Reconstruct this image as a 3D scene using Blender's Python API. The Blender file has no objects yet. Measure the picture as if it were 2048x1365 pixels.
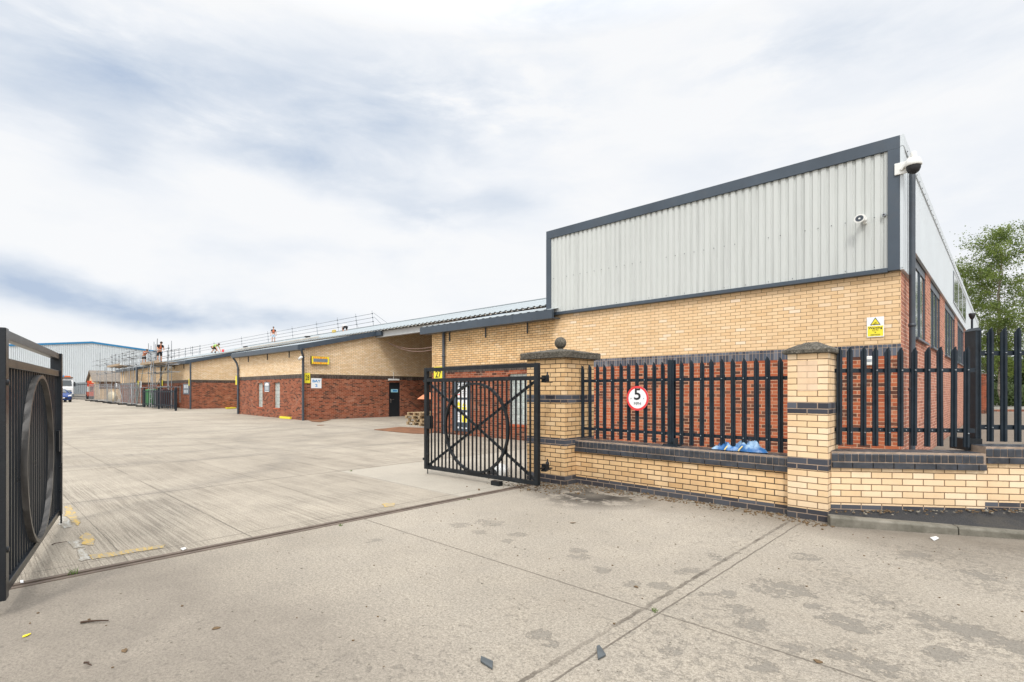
import bpy, bmesh, math, random
from mathutils import Vector, Matrix
random.seed(7)
R = math.radians
scene = bpy.context.scene
C = scene.collection

# ---------------------------------------------------------------- camera
FPX, UC, HOR, CAMH = 1042.0, 1024.0, 783.0, 1.56
YAW = math.atan2(.6880, .7257)
cd = bpy.data.cameras.new('camera'); cam = bpy.data.objects.new('camera', cd); C.objects.link(cam)
cam.location = (0, 0, CAMH); cam.rotation_euler = (R(90), 0, YAW)
cd.sensor_width = 36; cd.lens = FPX/2048*36; cd.shift_y = (HOR-682.5)/2048; cd.clip_start = .05; cd.clip_end = 3000
scene.camera = cam

# ---------------------------------------------------------------- node helper
class N:
    def __init__(s, tree): s.t = tree; tree.nodes.clear()
    def n(s, typ, **kw):
        nd = s.t.nodes.new(typ)
        for k, v in kw.items():
            if k.startswith('i_'):
                key = k[2:]; key = int(key) if key.isdigit() else key.replace('_', ' ')
                s.set(nd.inputs[key], v)
            else: setattr(nd, k, v)
        return nd
    def set(s, sock, v):
        if isinstance(v, bpy.types.NodeSocket): s.t.links.new(v, sock)
        elif isinstance(v, bpy.types.Node): s.t.links.new(v.outputs[0], sock)
        else: sock.default_value = v
    def m(s, op, a, b=0, c=0, clamp=False):
        nd = s.n('ShaderNodeMath', operation=op, use_clamp=clamp)
        for i, v in enumerate((a, b, c)): s.set(nd.inputs[i], v)
        return nd.outputs[0]
    def mix(s, f, a, b, bt='MIX'):
        nd = s.n('ShaderNodeMix', data_type='RGBA', blend_type=bt)
        s.set(nd.inputs[0], f); s.set(nd.inputs[6], a if not isinstance(a, tuple) else (*a[:3], 1)); s.set(nd.inputs[7], b if not isinstance(b, tuple) else (*b[:3], 1))
        return nd.outputs[2]
    def ramp(s, f, pts):
        nd = s.n('ShaderNodeValToRGB'); s.set(nd.inputs[0], f); e = nd.color_ramp.elements
        while len(e) < len(pts): e.new(.5)
        for k, (p, c) in enumerate(pts):
            e[k].position = p; e[k].color = (c, c, c, 1) if not isinstance(c, tuple) else (*c[:3], 1)
        return nd.outputs[0]
    def noise(s, v, scale, detail=4, rough=.55, col=False, dist=0):
        nd = s.n('ShaderNodeTexNoise', i_Scale=scale, i_Detail=detail, i_Roughness=rough, i_Distortion=dist)
        if v is not None: s.set(nd.inputs['Vector'], v)
        return nd.outputs[1 if col else 0]
    def mapv(s, v, scale=(1, 1, 1), loc=(0, 0, 0), rot=(0, 0, 0)):
        nd = s.n('ShaderNodeMapping'); s.set(nd.inputs[0], v); nd.inputs[1].default_value = loc
        nd.inputs[2].default_value = rot; nd.inputs[3].default_value = scale
        return nd.outputs[0]

# ---------------------------------------------------------------- world: broken overcast sky
SUN_AZ = math.atan2(-.80, .62)      # direction towards the sun, from +x
SUN_EL = R(48)
w = bpy.data.worlds.new('World'); scene.world = w; w.use_nodes = True
g = N(w.node_tree)
tc = g.n('ShaderNodeTexCoord').outputs['Generated']
sky = g.n('ShaderNodeTexSky', sky_type='NISHITA', sun_disc=False, sun_elevation=SUN_EL, sun_rotation=R(90)-SUN_AZ)
sx = g.n('ShaderNodeSeparateXYZ', i_0=tc)
X, Y, Z = sx.outputs
hz = g.m('SQRT', g.m('ADD', g.m('MULTIPLY', X, X), g.m('MULTIPLY', Y, Y)))
# rotate azimuth so that 0 is the direction the yard is entered from
ca, sa = math.cos(YAW), math.sin(YAW)
xr = g.m('ADD', g.m('MULTIPLY', X, ca), g.m('MULTIPLY', Y, sa))
yr = g.m('ADD', g.m('MULTIPLY', X, -sa), g.m('MULTIPLY', Y, ca))
az = g.m('ARCTAN2', xr, yr)
te = g.m('DIVIDE', Z, g.m('MAXIMUM', hz, .05))
cv = g.n('ShaderNodeCombineXYZ', i_0=az, i_1=g.m('MULTIPLY', te, 1.9), i_2=.3).outputs[0]
warp = g.noise(cv, 2.2, 5, .6, col=True)
wsep = g.n('ShaderNodeSeparateColor', i_0=warp)
azw = g.m('ADD', az, g.m('MULTIPLY', g.m('SUBTRACT', wsep.outputs[0], .5), .26))
tew = g.m('ADD', te, g.m('MULTIPLY', g.m('SUBTRACT', wsep.outputs[1], .5), .11))
def blob(a0, e0, sa_, se_, amp):
    da = g.m('DIVIDE', g.m('SUBTRACT', azw, a0), sa_); de = g.m('DIVIDE', g.m('SUBTRACT', tew, e0), se_)
    q = g.m('ADD', g.m('MULTIPLY', da, da), g.m('MULTIPLY', de, de))
    return g.m('MULTIPLY', g.m('EXPONENT', g.m('MULTIPLY', q, -1)), amp)
def ae(u, v):
    a = (u-UC)/FPX; return math.atan(a), (HOR-v)/FPX/math.hypot(a, 1)
dark = 0.0
for (u, v, su, sv, amp) in [(150, 110, .13, .07, .34), (300, 190, .16, .075, .62), (450, 160, .26, .09, .55), (610, 310, .17, .04, 1.0), (720, 240, .2, .07, .6), (225, 300, .06, .04, .6), (20, 190, .09, .06, .42),
                            (870, 420, .10, .034, .85), (900, 200, .2, .09, .7), (40, 20, .12, .06, .4), (30, 560, .17, .024, 1.15), (190, 592, .16, .020, 1.15), (380, 622, .15, .015, 1.0), (560, 640, .1, .011, .6),
                            (1050, 400, .08, .035, .5), (1120, 20, .16, .05, .5), (1590, 110, .14, .07, .55), (1480, 330, .2, .05, .14), (1950, 60, .12, .08, .25), (1900, 400, .1, .06, .15), (660, 520, .25, .03, .14)]:
    a0, e0 = ae(u, v); dark = g.m('ADD', dark, blob(a0, e0, su, sv, amp))
n1 = g.noise(g.mapv(cv, (1, 1.25, 1)), 4.2, 10, .58, dist=.25)
n2 = g.noise(g.mapv(cv, (1, 1.1, 1), (4, 2, 0)), 1.7, 6, .55)
tex = g.m('ADD', g.m('MULTIPLY', g.m('SUBTRACT', n1, .5), 3.8), g.m('MULTIPLY', g.m('SUBTRACT', n2, .5), 1.6))
dk = g.m('MAXIMUM', g.m('ADD', g.m('MULTIPLY', dark, g.m('ADD', .9, g.m('MULTIPLY', tex, .9))), g.m('MULTIPLY', g.m('ADD', tex, -.02), .15)), 0)
ccol = g.ramp(g.m('MULTIPLY', dk, .5), [(0, (.975, .985, 1.0)), (.08, (.905, .935, .98)), (.27, (.775, .83, .91)), (.55, (.66, .735, .845)), (1, (.50, .60, .76))])
# extra light added to the sky towards the zenith and round the hidden sun (all of it out of the frame)
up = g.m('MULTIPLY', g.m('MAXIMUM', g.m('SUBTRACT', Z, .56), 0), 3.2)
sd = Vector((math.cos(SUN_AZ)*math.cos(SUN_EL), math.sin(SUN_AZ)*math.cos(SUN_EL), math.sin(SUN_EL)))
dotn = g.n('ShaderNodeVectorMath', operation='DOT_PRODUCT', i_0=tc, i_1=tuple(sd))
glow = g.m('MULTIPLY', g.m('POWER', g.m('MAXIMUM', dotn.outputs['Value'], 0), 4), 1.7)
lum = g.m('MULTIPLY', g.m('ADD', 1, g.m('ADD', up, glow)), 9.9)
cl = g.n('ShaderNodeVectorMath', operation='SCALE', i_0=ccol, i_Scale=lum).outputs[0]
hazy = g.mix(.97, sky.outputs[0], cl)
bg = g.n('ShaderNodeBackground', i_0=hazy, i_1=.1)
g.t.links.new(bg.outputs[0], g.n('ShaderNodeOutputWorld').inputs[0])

sl = bpy.data.lights.new('sun', 'SUN'); so = bpy.data.objects.new('sun', sl); C.objects.link(so)
sl.energy = 1.5; sl.angle = R(10); sl.color = (1, .96, .9)
so.rotation_euler = Vector(sd).to_track_quat('Z', 'Y').to_euler()
scene.view_settings.view_transform = 'Standard'; scene.view_settings.look = 'None'
scene.view_settings.exposure = 0; scene.view_settings.gamma = 1

# ---------------------------------------------------------------- survey helpers: photo bearing -> place in the yard (metres)
def ray(u, v=None):
    a = (u-UC)/FPX
    return (.7257*a-.6880, .6880*a+.7257, 0 if v is None else (HOR-v)/FPX)
def G(u, v, z=0.):
    d = ray(u, v); t = (z-CAMH)/d[2]; return (d[0]*t, d[1]*t)
def PY(u, y, v=None):            # plane y = const -> x (, z)
    d = ray(u, v); t = y/d[1]; return d[0]*t if v is None else (d[0]*t, CAMH+d[2]*t)
def PX(u, x, v=None):
    d = ray(u, v); t = x/d[0]; return d[1]*t if v is None else (d[1]*t, CAMH+d[2]*t)
def PD(u, zc, v=None):           # at distance zc
    d = ray(u, v); return (d[0]*zc, d[1]*zc) if v is None else (d[0]*zc, d[1]*zc, CAMH+d[2]*zc)
def zg(x): return max(0., -x-20)*.007

# ---------------------------------------------------------------- mesh builder
class MB:
    def __init__(s): s.v = []; s.f = []; s.sm = []; s.mi = []; s.cur = 0; s.uvs = {}
    def add(s, vs, fs, smooth=False, M=None):
        o = len(s.v)
        for p in vs: s.v.append(tuple(M @ Vector(p)) if M is not None else tuple(p))
        for f in fs: s.f.append(tuple(i+o for i in f)); s.sm.append(smooth); s.mi.append(s.cur)
        return s
    def box(s, x0, x1, y0, y1, z0, z1, M=None):
        x0, x1 = min(x0, x1), max(x0, x1); y0, y1 = min(y0, y1), max(y0, y1); z0, z1 = min(z0, z1), max(z0, z1)
        return s.add([(x0, y0, z0), (x1, y0, z0), (x1, y1, z0), (x0, y1, z0), (x0, y0, z1), (x1, y0, z1), (x1, y1, z1), (x0, y1, z1)],
                     [(0, 3, 2, 1), (4, 5, 6, 7), (0, 1, 5, 4), (1, 2, 6, 5), (2, 3, 7, 6), (3, 0, 4, 7)], M=M)
    def quad(s, *p): return s.add(p, [tuple(range(len(p)))])
    def tube(s, pts, r, n=8, cap=True, r2=None):
        pts = [Vector(p) for p in pts]; k = len(pts); vs = []; fs = []
        up = Vector((0, 0, 1)); prev = None
        for i, p in enumerate(pts):
            t = (pts[min(i+1, k-1)]-pts[max(i-1, 0)]).normalized()
            a = t.cross(up) if prev is None else (prev - t*prev.dot(t))
            if a.length < 1e-4: a = t.cross(Vector((1, 0, 0)))
            a.normalize(); prev = a; b = t.cross(a)
            rr = r if r2 is None else r+(r2-r)*i/max(1, k-1)
            for j in range(n):
                q = 2*math.pi*j/n; vs.append(p+a*math.cos(q)*rr+b*math.sin(q)*rr)
        for i in range(k-1):
            for j in range(n):
                j2 = (j+1) % n; fs.append((i*n+j, i*n+j2, (i+1)*n+j2, (i+1)*n+j))
        s.add(vs, fs, True)
        if cap: s.add(vs[:n], [tuple(range(n))[::-1]]); s.add(vs[-n:], [tuple(range(n))])
        return s
    def bar(s, p, q, w_, h_, up=(0, 0, 1)):      # rectangular bar p -> q
        p, q = Vector(p), Vector(q); t = (q-p).normalized(); up = Vector(up)
        a = t.cross(up)
        if a.length < 1e-3: a = t.cross(Vector((1, 0, 0)))
        a.normalize(); b = a.cross(t)
        vs = [c+a*i*w_/2+b*j*h_/2 for c in (p, q) for i, j in ((-1, -1), (1, -1), (1, 1), (-1, 1))]
        return s.add(vs, [(0, 3, 2, 1), (4, 5, 6, 7), (0, 1, 5, 4), (1, 2, 6, 5), (2, 3, 7, 6), (3, 0, 4, 7)])
    def lathe(s, prof, n=24, M=None, ax='z', cap=True):
        vs = []; fs = []
        for (r, z) in prof:
            for j in range(n):
                q = 2*math.pi*j/n; c = (r*math.cos(q), r*math.sin(q), z)
                if ax == 'y': c = (c[0], z, c[1])
                if ax == 'x': c = (z, c[0], c[1])
                vs.append(c)
        for i in range(len(prof)-1):
            for j in range(n):
                j2 = (j+1) % n; f = (i*n+j, i*n+j2, (i+1)*n+j2, (i+1)*n+j); fs.append(f if ax != 'y' else f[::-1])
        s.add(vs, fs, True, M)
        if cap: s.add(vs[:n], [tuple(range(n))], False, M); s.add(vs[-n:], [tuple(range(n))], False, M)
        return s
    def prism(s, poly, h0, h1, ax='z', M=None):
        n = len(poly)
        def P(a, b, h): return {'z': (a, b, h), 'y': (a, h, b), 'x': (h, a, b)}[ax]
        vs = [P(a, b, h0) for a, b in poly]+[P(a, b, h1) for a, b in poly]
        fs = [tuple(range(n))[::-1], tuple(range(n, 2*n))]+[(i, (i+1) % n, (i+1) % n+n, i+n) for i in range(n)]
        return s.add(vs, fs, M=M)
    def build(s, name, mat, parent=None, loc=None, bevel=0, fix=True, uvrot=False):
        me = bpy.data.meshes.new(name); off = Vector(loc) if loc is not None else Vector((0, 0, 0))
        me.from_pydata([tuple(Vector(p)-off) for p in s.v], [], s.f); me.update()
        mats = mat if isinstance(mat, (list, tuple)) else [mat]
        for m_ in mats: me.materials.append(m_)
        for i, p in enumerate(me.polygons): p.use_smooth = s.sm[i]; p.material_index = s.mi[i]
        uv = me.uv_layers.new(name='UVMap')
        for p in me.polygons:
            nx, ny, nz = abs(p.normal.x), abs(p.normal.y), abs(p.normal.z)
            for li in p.loop_indices:
                co = Vector(me.vertices[me.loops[li].vertex_index].co)+off
                if nz > .8: c = (co.x, co.y)
                elif nx > ny: c = (co.y, co.z)
                else: c = (co.x, co.z)
                uv.data[li].uv = c
        if fix:
            b = bmesh.new(); b.from_mesh(me); bmesh.ops.recalc_face_normals(b, faces=b.faces); b.to_mesh(me); b.free()
        o = bpy.data.objects.new(name, me); C.objects.link(o)
        if loc is not None: o.location = loc
        if parent is not None: o.parent = parent
        if bevel:
            bm_ = o.modifiers.new('bevel', 'BEVEL'); bm_.width = bevel; bm_.segments = 2; bm_.limit_method = 'ANGLE'
        return o

def thing(name, label, cat, loc=(0, 0, 0), rotz=0, group=None):
    o = bpy.data.objects.new(name, None); C.objects.link(o); o.location = loc; o.rotation_euler = (0, 0, rotz)
    o.empty_display_size = .2
    return tag(o, label, cat, group)
def tag(o, label, cat, group=None, kind=None):
    if label: o['label'] = label
    if cat: o['category'] = cat
    if group: o['group'] = group
    if kind: o['kind'] = kind
    return o
def struct(o, label=None): o['kind'] = 'structure'; o['label'] = label or o.name; return o
def dup(root, loc, rotz=None, label=None):
    r = root.copy(); C.objects.link(r); r.location = loc
    if rotz is not None: r.rotation_euler = (0, 0, rotz)
    if label: r['label'] = label
    for ch in list(root.children):
        c = ch.copy(); C.objects.link(c); c.parent = r
        for q in ch.children:
            d = q.copy(); C.objects.link(d); d.parent = c
    return r
def text(name, body, size, mat, parent, M, width=None, bold=.0):
    cu = bpy.data.curves.new(name, 'FONT'); cu.body = body; cu.size = size; cu.align_x = 'CENTER'; cu.align_y = 'CENTER'
    cu.extrude = .0015; cu.offset = bold; cu.space_line = .95; cu.resolution_u = 3
    o = bpy.data.objects.new(name, cu)
    me = bpy.data.meshes.new_from_object(o); bpy.data.objects.remove(o)
    if width:
        xs = [v.co.x for v in me.vertices]; k = width/(max(xs)-min(xs))
        for v in me.vertices: v.co.x *= k
    me.transform(M); me.materials.clear(); me.materials.append(mat); me.name = name
    o = bpy.data.objects.new(name, me); C.objects.link(o); o.parent = parent
    return o
# frames for flat things: M maps (right, up, out) to a wall that faces -y or +x
def FY_(x, y, z): return Matrix.Translation((x, y, z)) @ Matrix.Rotation(R(90), 4, 'X')
def FX_(x, y, z): return Matrix.Translation((x, y, z)) @ Matrix.Rotation(R(90), 4, 'Z') @ Matrix.Rotation(R(90), 4, 'X')

# ---------------------------------------------------------------- materials
MATS = {}
def mat(name):
    m_ = bpy.data.materials.new(name); m_.use_nodes = True; MATS[name] = m_
    return m_, N(m_.node_tree)
def finish(h, col, rough=.8, metal=0, bump=None, bstr=.3, bdist=.01, spec=.5, **kw):
    p = h.n('ShaderNodeBsdfPrincipled'); h.set(p.inputs['Base Color'], col if not isinstance(col, tuple) else (*col[:3], 1))
    h.set(p.inputs['Roughness'], rough); h.set(p.inputs['Metallic'], metal); p.inputs['Specular IOR Level'].default_value = spec
    if bump is not None:
        b = h.n('ShaderNodeBump', i_Height=bump, i_Strength=bstr, i_Distance=bdist); h.t.links.new(b.outputs[0], p.inputs['Normal'])
    for k, v in kw.items(): h.set(p.inputs[k.replace('_', ' ')], v)
    h.t.links.new(p.outputs[0], h.n('ShaderNodeOutputMaterial').inputs[0]); return p
def paint(name, col, rough=.5, metal=0, var=.12, scale=3, bump=0, spec=.5, dirt=0, dirtcol=(.12, .1, .08), emis=None):
    m_, h = mat(name); o = h.n('ShaderNodeTexCoord').outputs['Object']
    nz = h.noise(o, scale, 5, .6)
    dk = tuple(c*(1-var) for c in col[:3]); lt = tuple(min(1, c*(1+var)) for c in col[:3])
    c = h.mix(h.ramp(nz, [(.3, 0.), (.7, 1.)]), dk, lt)
    if dirt:
        d = h.ramp(h.noise(o, scale*2.3, 7, .7), [(.5, 0.), (.75, 1.)]); c = h.mix(h.m('MULTIPLY', d, dirt), c, dirtcol)
    rg = h.m('ADD', rough-.08, h.m('MULTIPLY', nz, .16))
    finish(h, c, rg, metal, h.noise(o, scale*12, 3) if bump else None, bump, .004, spec)
    return m_
def brick(name, ramp_pts, mortar, bw=.225, rh=.075, ms=.0055, offs=.5, rough=.85, stain=.25, bstr=.5, big=None):
    m_, h = mat(name); uv = h.n('ShaderNodeTexCoord').outputs['UV']
    wob = h.noise(uv, 30, 2, .5, col=True)
    v = h.n('ShaderNodeVectorMath', operation='MULTIPLY_ADD', i_0=wob, i_1=(.004, .004, 0), i_2=uv).outputs[0]
    b = h.n('ShaderNodeTexBrick', offset=offs, offset_frequency=2, squash=1, i_Scale=1., i_Color1=(0, 0, 0, 1), i_Color2=(1, 1, 1, 1), i_Mortar=(.5, .5, .5, 1),
            i_Mortar_Size=ms, i_Mortar_Smooth=.25, i_Bias=0., i_Brick_Width=bw, i_Row_Height=rh)
    h.set(b.inputs['Vector'], v)
    # a second random value per brick from a snapped coordinate, so that tints do not repeat by column
    c = h.ramp(b.outputs[0], ramp_pts)
    grain = h.noise(uv, 90, 4, .7)
    c = h.mix(.35, c, h.mix(grain, (.25, .25, .25), (.8, .8, .8)), 'OVERLAY')
    big_n = h.noise(uv, .55, 6, .65)
    c = h.mix(h.m('MULTIPLY', h.ramp(big_n, [(.35, 1.), (.6, 0.)]), stain), c, h.mix(1., c, (.45, .40, .36), 'MULTIPLY'))
    stk = h.ramp(h.noise(h.mapv(uv, (5, .45, 1)), 1.0, 5, .65), [(.46, 0.), (.72, 1.)])
    c = h.mix(h.m('MULTIPLY', stk, stain*.9+.1), c, h.mix(1., c, (.62, .56, .50), 'MULTIPLY'))
    bl = h.m('MULTIPLY', h.ramp(h.noise(uv, 1.6, 7, .75), [(.56, 0.), (.66, 1.)]), .16)
    c = h.mix(bl, c, (.62, .54, .45))
    mo = h.mix(h.ramp(h.noise(uv, 4, 5, .7), [(.3, 0.), (.7, 1.)]), tuple(k*.72 for k in mortar), tuple(min(1, k*1.2) for k in mortar))
    c = h.mix(b.outputs[1], c, mo)
    # streaks and splashed dirt near the ground
    sp = h.n('ShaderNodeSeparateXYZ', i_0=uv); zz = sp.outputs[1]
    low = h.m('MULTIPLY', h.m('SUBTRACT', 1, h.m('MULTIPLY', zz, 2.6), clamp=True), h.ramp(h.noise(uv, 2.5, 6, .7), [(.35, .1), (.65, .9)]))
    c = h.mix(h.m('MULTIPLY', low, .45), c, (.10, .085, .065))
    hgt = h.m('ADD', h.m('SUBTRACT', 1, b.outputs[1]), h.m('MULTIPLY', grain, .25))
    finish(h, c, rough, 0, hgt, bstr, .006, .3)
    return m_
CREAM = [(0, (.68, .43, .21)), (.3, (.76, .50, .26)), (.8, (.79, .54, .29)), (1, (.83, .60, .36))]
M_cream = brick('cream_brick', CREAM, (.065, .042, .026), ms=.0068, stain=.35)
M_creamB = brick('cream_brick_pale_joint', [(0, (.72, .49, .27)), (.4, (.78, .55, .32)), (.93, (.80, .58, .35)), (1, (.84, .68, .50))], (.30, .18, .10), stain=.12)
M_creamC = brick('cream_brick_far', [(0, (.78, .56, .33)), (.5, (.84, .62, .39)), (1, (.88, .70, .48))], (.20, .125, .07), stain=.15, ms=.0058)
M_red = brick('red_brick', [(0, (.06, .022, .016)), (.2, (.14, .04, .022)), (.35, (.25, .065, .03)), (.75, (.31, .085, .04)), (1, (.36, .13, .07))], (.40, .25, .17), stain=.3, ms=.006)
M_redB = brick('red_brick_bright', [(0, (.09, .04, .028)), (.22, (.19, .07, .04)), (.36, (.35, .09, .04)), (.75, (.42, .12, .052)), (1, (.46, .165, .085))], (.60, .40, .27), stain=.1)
M_redS = brick('red_brick_side', [(0, (.24, .085, .055)), (.4, (.40, .15, .095)), (1, (.50, .21, .14))], (.72, .52, .40), stain=.12)
M_blueS = brick('blue_brick_soldier', [(0, (.045, .045, .06)), (.5, (.085, .10, .13)), (1, (.16, .17, .20))], (.42, .31, .22), bw=.075, rh=.30, offs=0, stain=.1, ms=.004, rough=.5)
M_brownS = brick('brown_brick_soldier', [(0, (.025, .02, .02)), (.5, (.045, .035, .03)), (1, (.09, .07, .06))], (.26, .19, .14), bw=.075, rh=.30, offs=0, stain=.1, ms=.004, rough=.5)
M_blue = brick('blue_brick', [(0, (.03, .03, .04)), (.5, (.055, .06, .075)), (1, (.10, .11, .135))], (.36, .27, .20), stain=.1, rough=.5)
M_mortar = paint('mortar', (.33, .25, .19), .9, var=.3, scale=9, bump=.4)
M_bullnose = paint('blue_brick_glazed', (.035, .04, .05), .42, var=.5, scale=6, bump=.15, dirt=.3, dirtcol=(.16, .13, .1))
M_antr = paint('anthracite_trim', (.05, .068, .09), .42, var=.18, scale=1.2, dirt=.15)
M_clad = paint('pale_cladding', (.53, .555, .535), .5, var=.02, scale=.5, spec=.35, dirt=.03, dirtcol=(.4, .38, .3))
def cladm(name, col, seed):
    m_, h = mat(name); o = h.n('ShaderNodeTexCoord').outputs['Object']
    a = h.noise(h.mapv(o, (7, 7, .35), (seed, 0, 0)), 1.0, 5, .65); b_ = h.noise(o, .6, 4)
    c = h.mix(h.ramp(a, [(.48, 0.), (.75, 1.)]), col, tuple(k*.80 for k in col)); c = h.mix(h.ramp(b_, [(.3, .18), (.6, 0.)]), c, tuple(k*.8 for k in col))
    s_ = h.n('ShaderNodeSeparateXYZ', i_0=o)
    finish(h, c, .5, 0, h.noise(o, 1.2, 2), .08, .03, .35); return m_
M_clad = cladm('pale_cladding_sheet', (.545, .565, .545), 1.)
M_cladS = paint('white_cladding', (.56, .60, .625), .4, var=.04, scale=.7, spec=.4, dirt=.05, dirtcol=(.4, .38, .3))
M_roof = paint('roof_sheet', (.31, .345, .36), .6, var=.08, scale=.5, dirt=.12, dirtcol=(.3, .3, .28))
M_roofd = paint('roof_edge_sheet', (.42, .40, .36), .6, var=.2, scale=2, dirt=.3)
M_beam = paint('grey_beam', (.45, .46, .46), .5, var=.1)
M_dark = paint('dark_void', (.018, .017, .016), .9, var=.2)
M_pipe = paint('dark_pipe', (.05, .062, .078), .42, var=.25, scale=2, dirt=.2)
M_pal = paint('palisade_paint', (.014, .022, .031), .42, spec=.3, var=.3, scale=4, dirt=.12, dirtcol=(.1, .1, .1), bump=.1)
M_gate = paint('gate_paint', (.009, .012, .015), .42, spec=.3, var=.35, scale=5, dirt=.18, dirtcol=(.09, .085, .08), bump=.15)
M_gateL = paint('worn_gate_paint', (.008, .011, .015), .3, spec=.45, var=.15, scale=5, dirt=.04, dirtcol=(.17, .155, .14), bump=.25)
M_stone = None
M_galv = paint('galvanised_steel', (.34, .36, .38), .45, .6, var=.25, scale=3)
M_wood = paint('weathered_board', (.33, .25, .17), .85, var=.3, scale=5, bump=.4)
M_pallet = paint('pallet_wood', (.36, .26, .15), .85, var=.35, scale=7, bump=.4)
M_white = paint('white_panel', (.80, .81, .82), .5, var=.04)
M_yellow = paint('yellow_panel', (.82, .70, .04), .45, var=.05)
M_blackp = paint('black_print', (.012, .012, .014), .6, var=.1)
M_redp = paint('red_print', (.72, .045, .05), .5, var=.06)
M_bluep = paint('blue_print', (.05, .27, .58), .5, var=.06)
M_orangep = paint('orange_print', (.80, .16, .03), .5, var=.06)
M_doorp = paint('black_door_paint', (.014, .017, .021), .45, var=.2)
M_rust = paint('rusty_plate', (.20, .085, .035), .85, var=.35, scale=3, bump=.4, dirt=.3)
M_plasticw = paint('white_plastic', (.74, .74, .71), .35, var=.05)
M_green = paint('green_bin_plastic', (.02, .30, .03), .4, var=.15)
M_skin = paint('skin', (.52, .27, .17), .6, var=.08)
M_hair = paint('hair', (.04, .025, .015), .8, var=.2)
M_hivo = paint('hi_vis_orange', (.55, .13, .05), .8, var=.1)
M_hivg = paint('hi_vis_green', (.30, .50, .12), .8, var=.1)
M_blk = paint('black_cloth', (.015, .015, .018), .85, var=.2)
M_denim = paint('pale_denim', (.40, .52, .62), .85, var=.15)
M_tyre = paint('tyre_rubber', (.018, .018, .018), .8, var=.2)
M_carblue = paint('blue_car_paint', (.01, .045, .20), .22, var=.05)
M_chrome = paint('bright_metal', (.62, .63, .65), .25, .9, var=.05)
M_bagw = paint('white_sack', (.72, .72, .70), .6, var=.1, bump=.5)
M_slate = paint('slate_scrap', (.075, .085, .09), .7, var=.3, scale=14)
M_twig = paint('twig_bark', (.06, .035, .022), .9, var=.3)
M_leafd = paint('dry_leaf', (.14, .09, .045), .9, var=.4, scale=20)
M_orangem = paint('orange_machine', (.65, .09, .03), .5, var=.1)
M_brownw = paint('brown_render', (.16, .09, .055), .85, var=.3)
M_bluetrim = paint('blue_trim', (.015, .17, .36), .4, var=.05)
M_pcb = paint('grey_sign_face', (.16, .20, .24), .5, var=.15, scale=8)

def stone():
    m_, h = mat('weathered_stone'); o = h.n('ShaderNodeTexCoord').outputs['Object']
    a = h.noise(o, 7, 8, .7); b = h.noise(o, 45, 6, .75); l = h.n('ShaderNodeTexVoronoi', i_Vector=h.n('ShaderNodeVectorMath', operation='MULTIPLY_ADD', i_0=h.noise(o, 12, 4, .6, col=True), i_1=(.12, .12, .12), i_2=o).outputs[0], i_Scale=24.).outputs[0]
    c = h.mix(h.ramp(a, [(.3, 0.), (.7, 1.)]), (.06, .053, .042), (.19, .17, .135))
    c = h.mix(h.ramp(b, [(.45, 0.), (.62, 1.)]), c, (.035, .032, .025))
    c = h.mix(h.m('MULTIPLY', h.ramp(l, [(.10, 1.), (.24, 0.)]), .55), c, (.40, .37, .29))
    finish(h, c, .95, 0, h.m('ADD', a, h.m('MULTIPLY', b, .8)), .9, .02)
    return m_
M_stone = stone()
def kerbm():
    m_, h = mat('kerb_concrete'); o = h.n('ShaderNodeTexCoord').outputs['Object']
    a = h.noise(o, 3, 8, .7); b = h.noise(o, 60, 4, .7)
    c = h.mix(h.ramp(a, [(.35, 0.), (.65, 1.)]), (.085, .08, .06), (.27, .25, .205)); c = h.mix(h.m('MULTIPLY', b, .5), c, (.10, .09, .07))
    finish(h, c, .9, 0, h.m('ADD', a, b), .6, .01); return m_
M_kerb = kerbm()
def asphaltm():
    m_, h = mat('asphalt'); o = h.n('ShaderNodeTexCoord').outputs['Object']
    b = h.noise(o, 120, 3, .8); a = h.noise(o, 2, 6, .7)
    c = h.mix(h.ramp(b, [(.45, 0.), (.75, 1.)]), (.018, .019, .022), (.075, .075, .075)); c = h.mix(h.m('MULTIPLY', h.ramp(a, [(.5, 0.), (.8, 1.)]), .5), c, (.10, .085, .06))
    finish(h, c, .92, 0, b, .7, .008); return m_
M_asph = asphaltm()
def glassm(name, tint=(.05, .07, .08), rough=.06, reflect=.7):
    m_, h = mat(name); o = h.n('ShaderNodeTexCoord').outputs['Object']
    nz = h.noise(o, 2.5, 3)
    finish(h, tint, rough, 0, nz, .12, .05, 1.0, Coat_Weight=reflect, Coat_Roughness=.05); return m_
M_glass = glassm('window_glass', (.10, .12, .13))
M_glassd = glassm('dark_glass', (.02, .03, .035))
def blockm():
    m_, h = mat('glass_block'); uv = h.n('ShaderNodeTexCoord').outputs['UV']
    b = h.n('ShaderNodeTexBrick', offset=0, i_Scale=1., i_Color1=(0, 0, 0, 1), i_Color2=(1, 1, 1, 1), i_Mortar_Size=.012, i_Mortar_Smooth=.3, i_Brick_Width=.2, i_Row_Height=.2)
    h.set(b.inputs['Vector'], uv)
    wv = h.noise(h.mapv(uv, (9, 5, 1)), 2, 4, .6, dist=1.2)
    c = h.mix(h.ramp(wv, [(.35, 0.), (.65, 1.)]), (.20, .25, .24), (.58, .64, .60)); c = h.mix(h.m('MULTIPLY', b.outputs[0], .3), c, (.75, .8, .76))
    c = h.mix(b.outputs[1], c, (.30, .31, .29))
    finish(h, c, .15, 0, h.m('ADD', h.m('MULTIPLY', b.outputs[1], -1), wv), .5, .02, .8); return m_
M_block = blockm()
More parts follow.
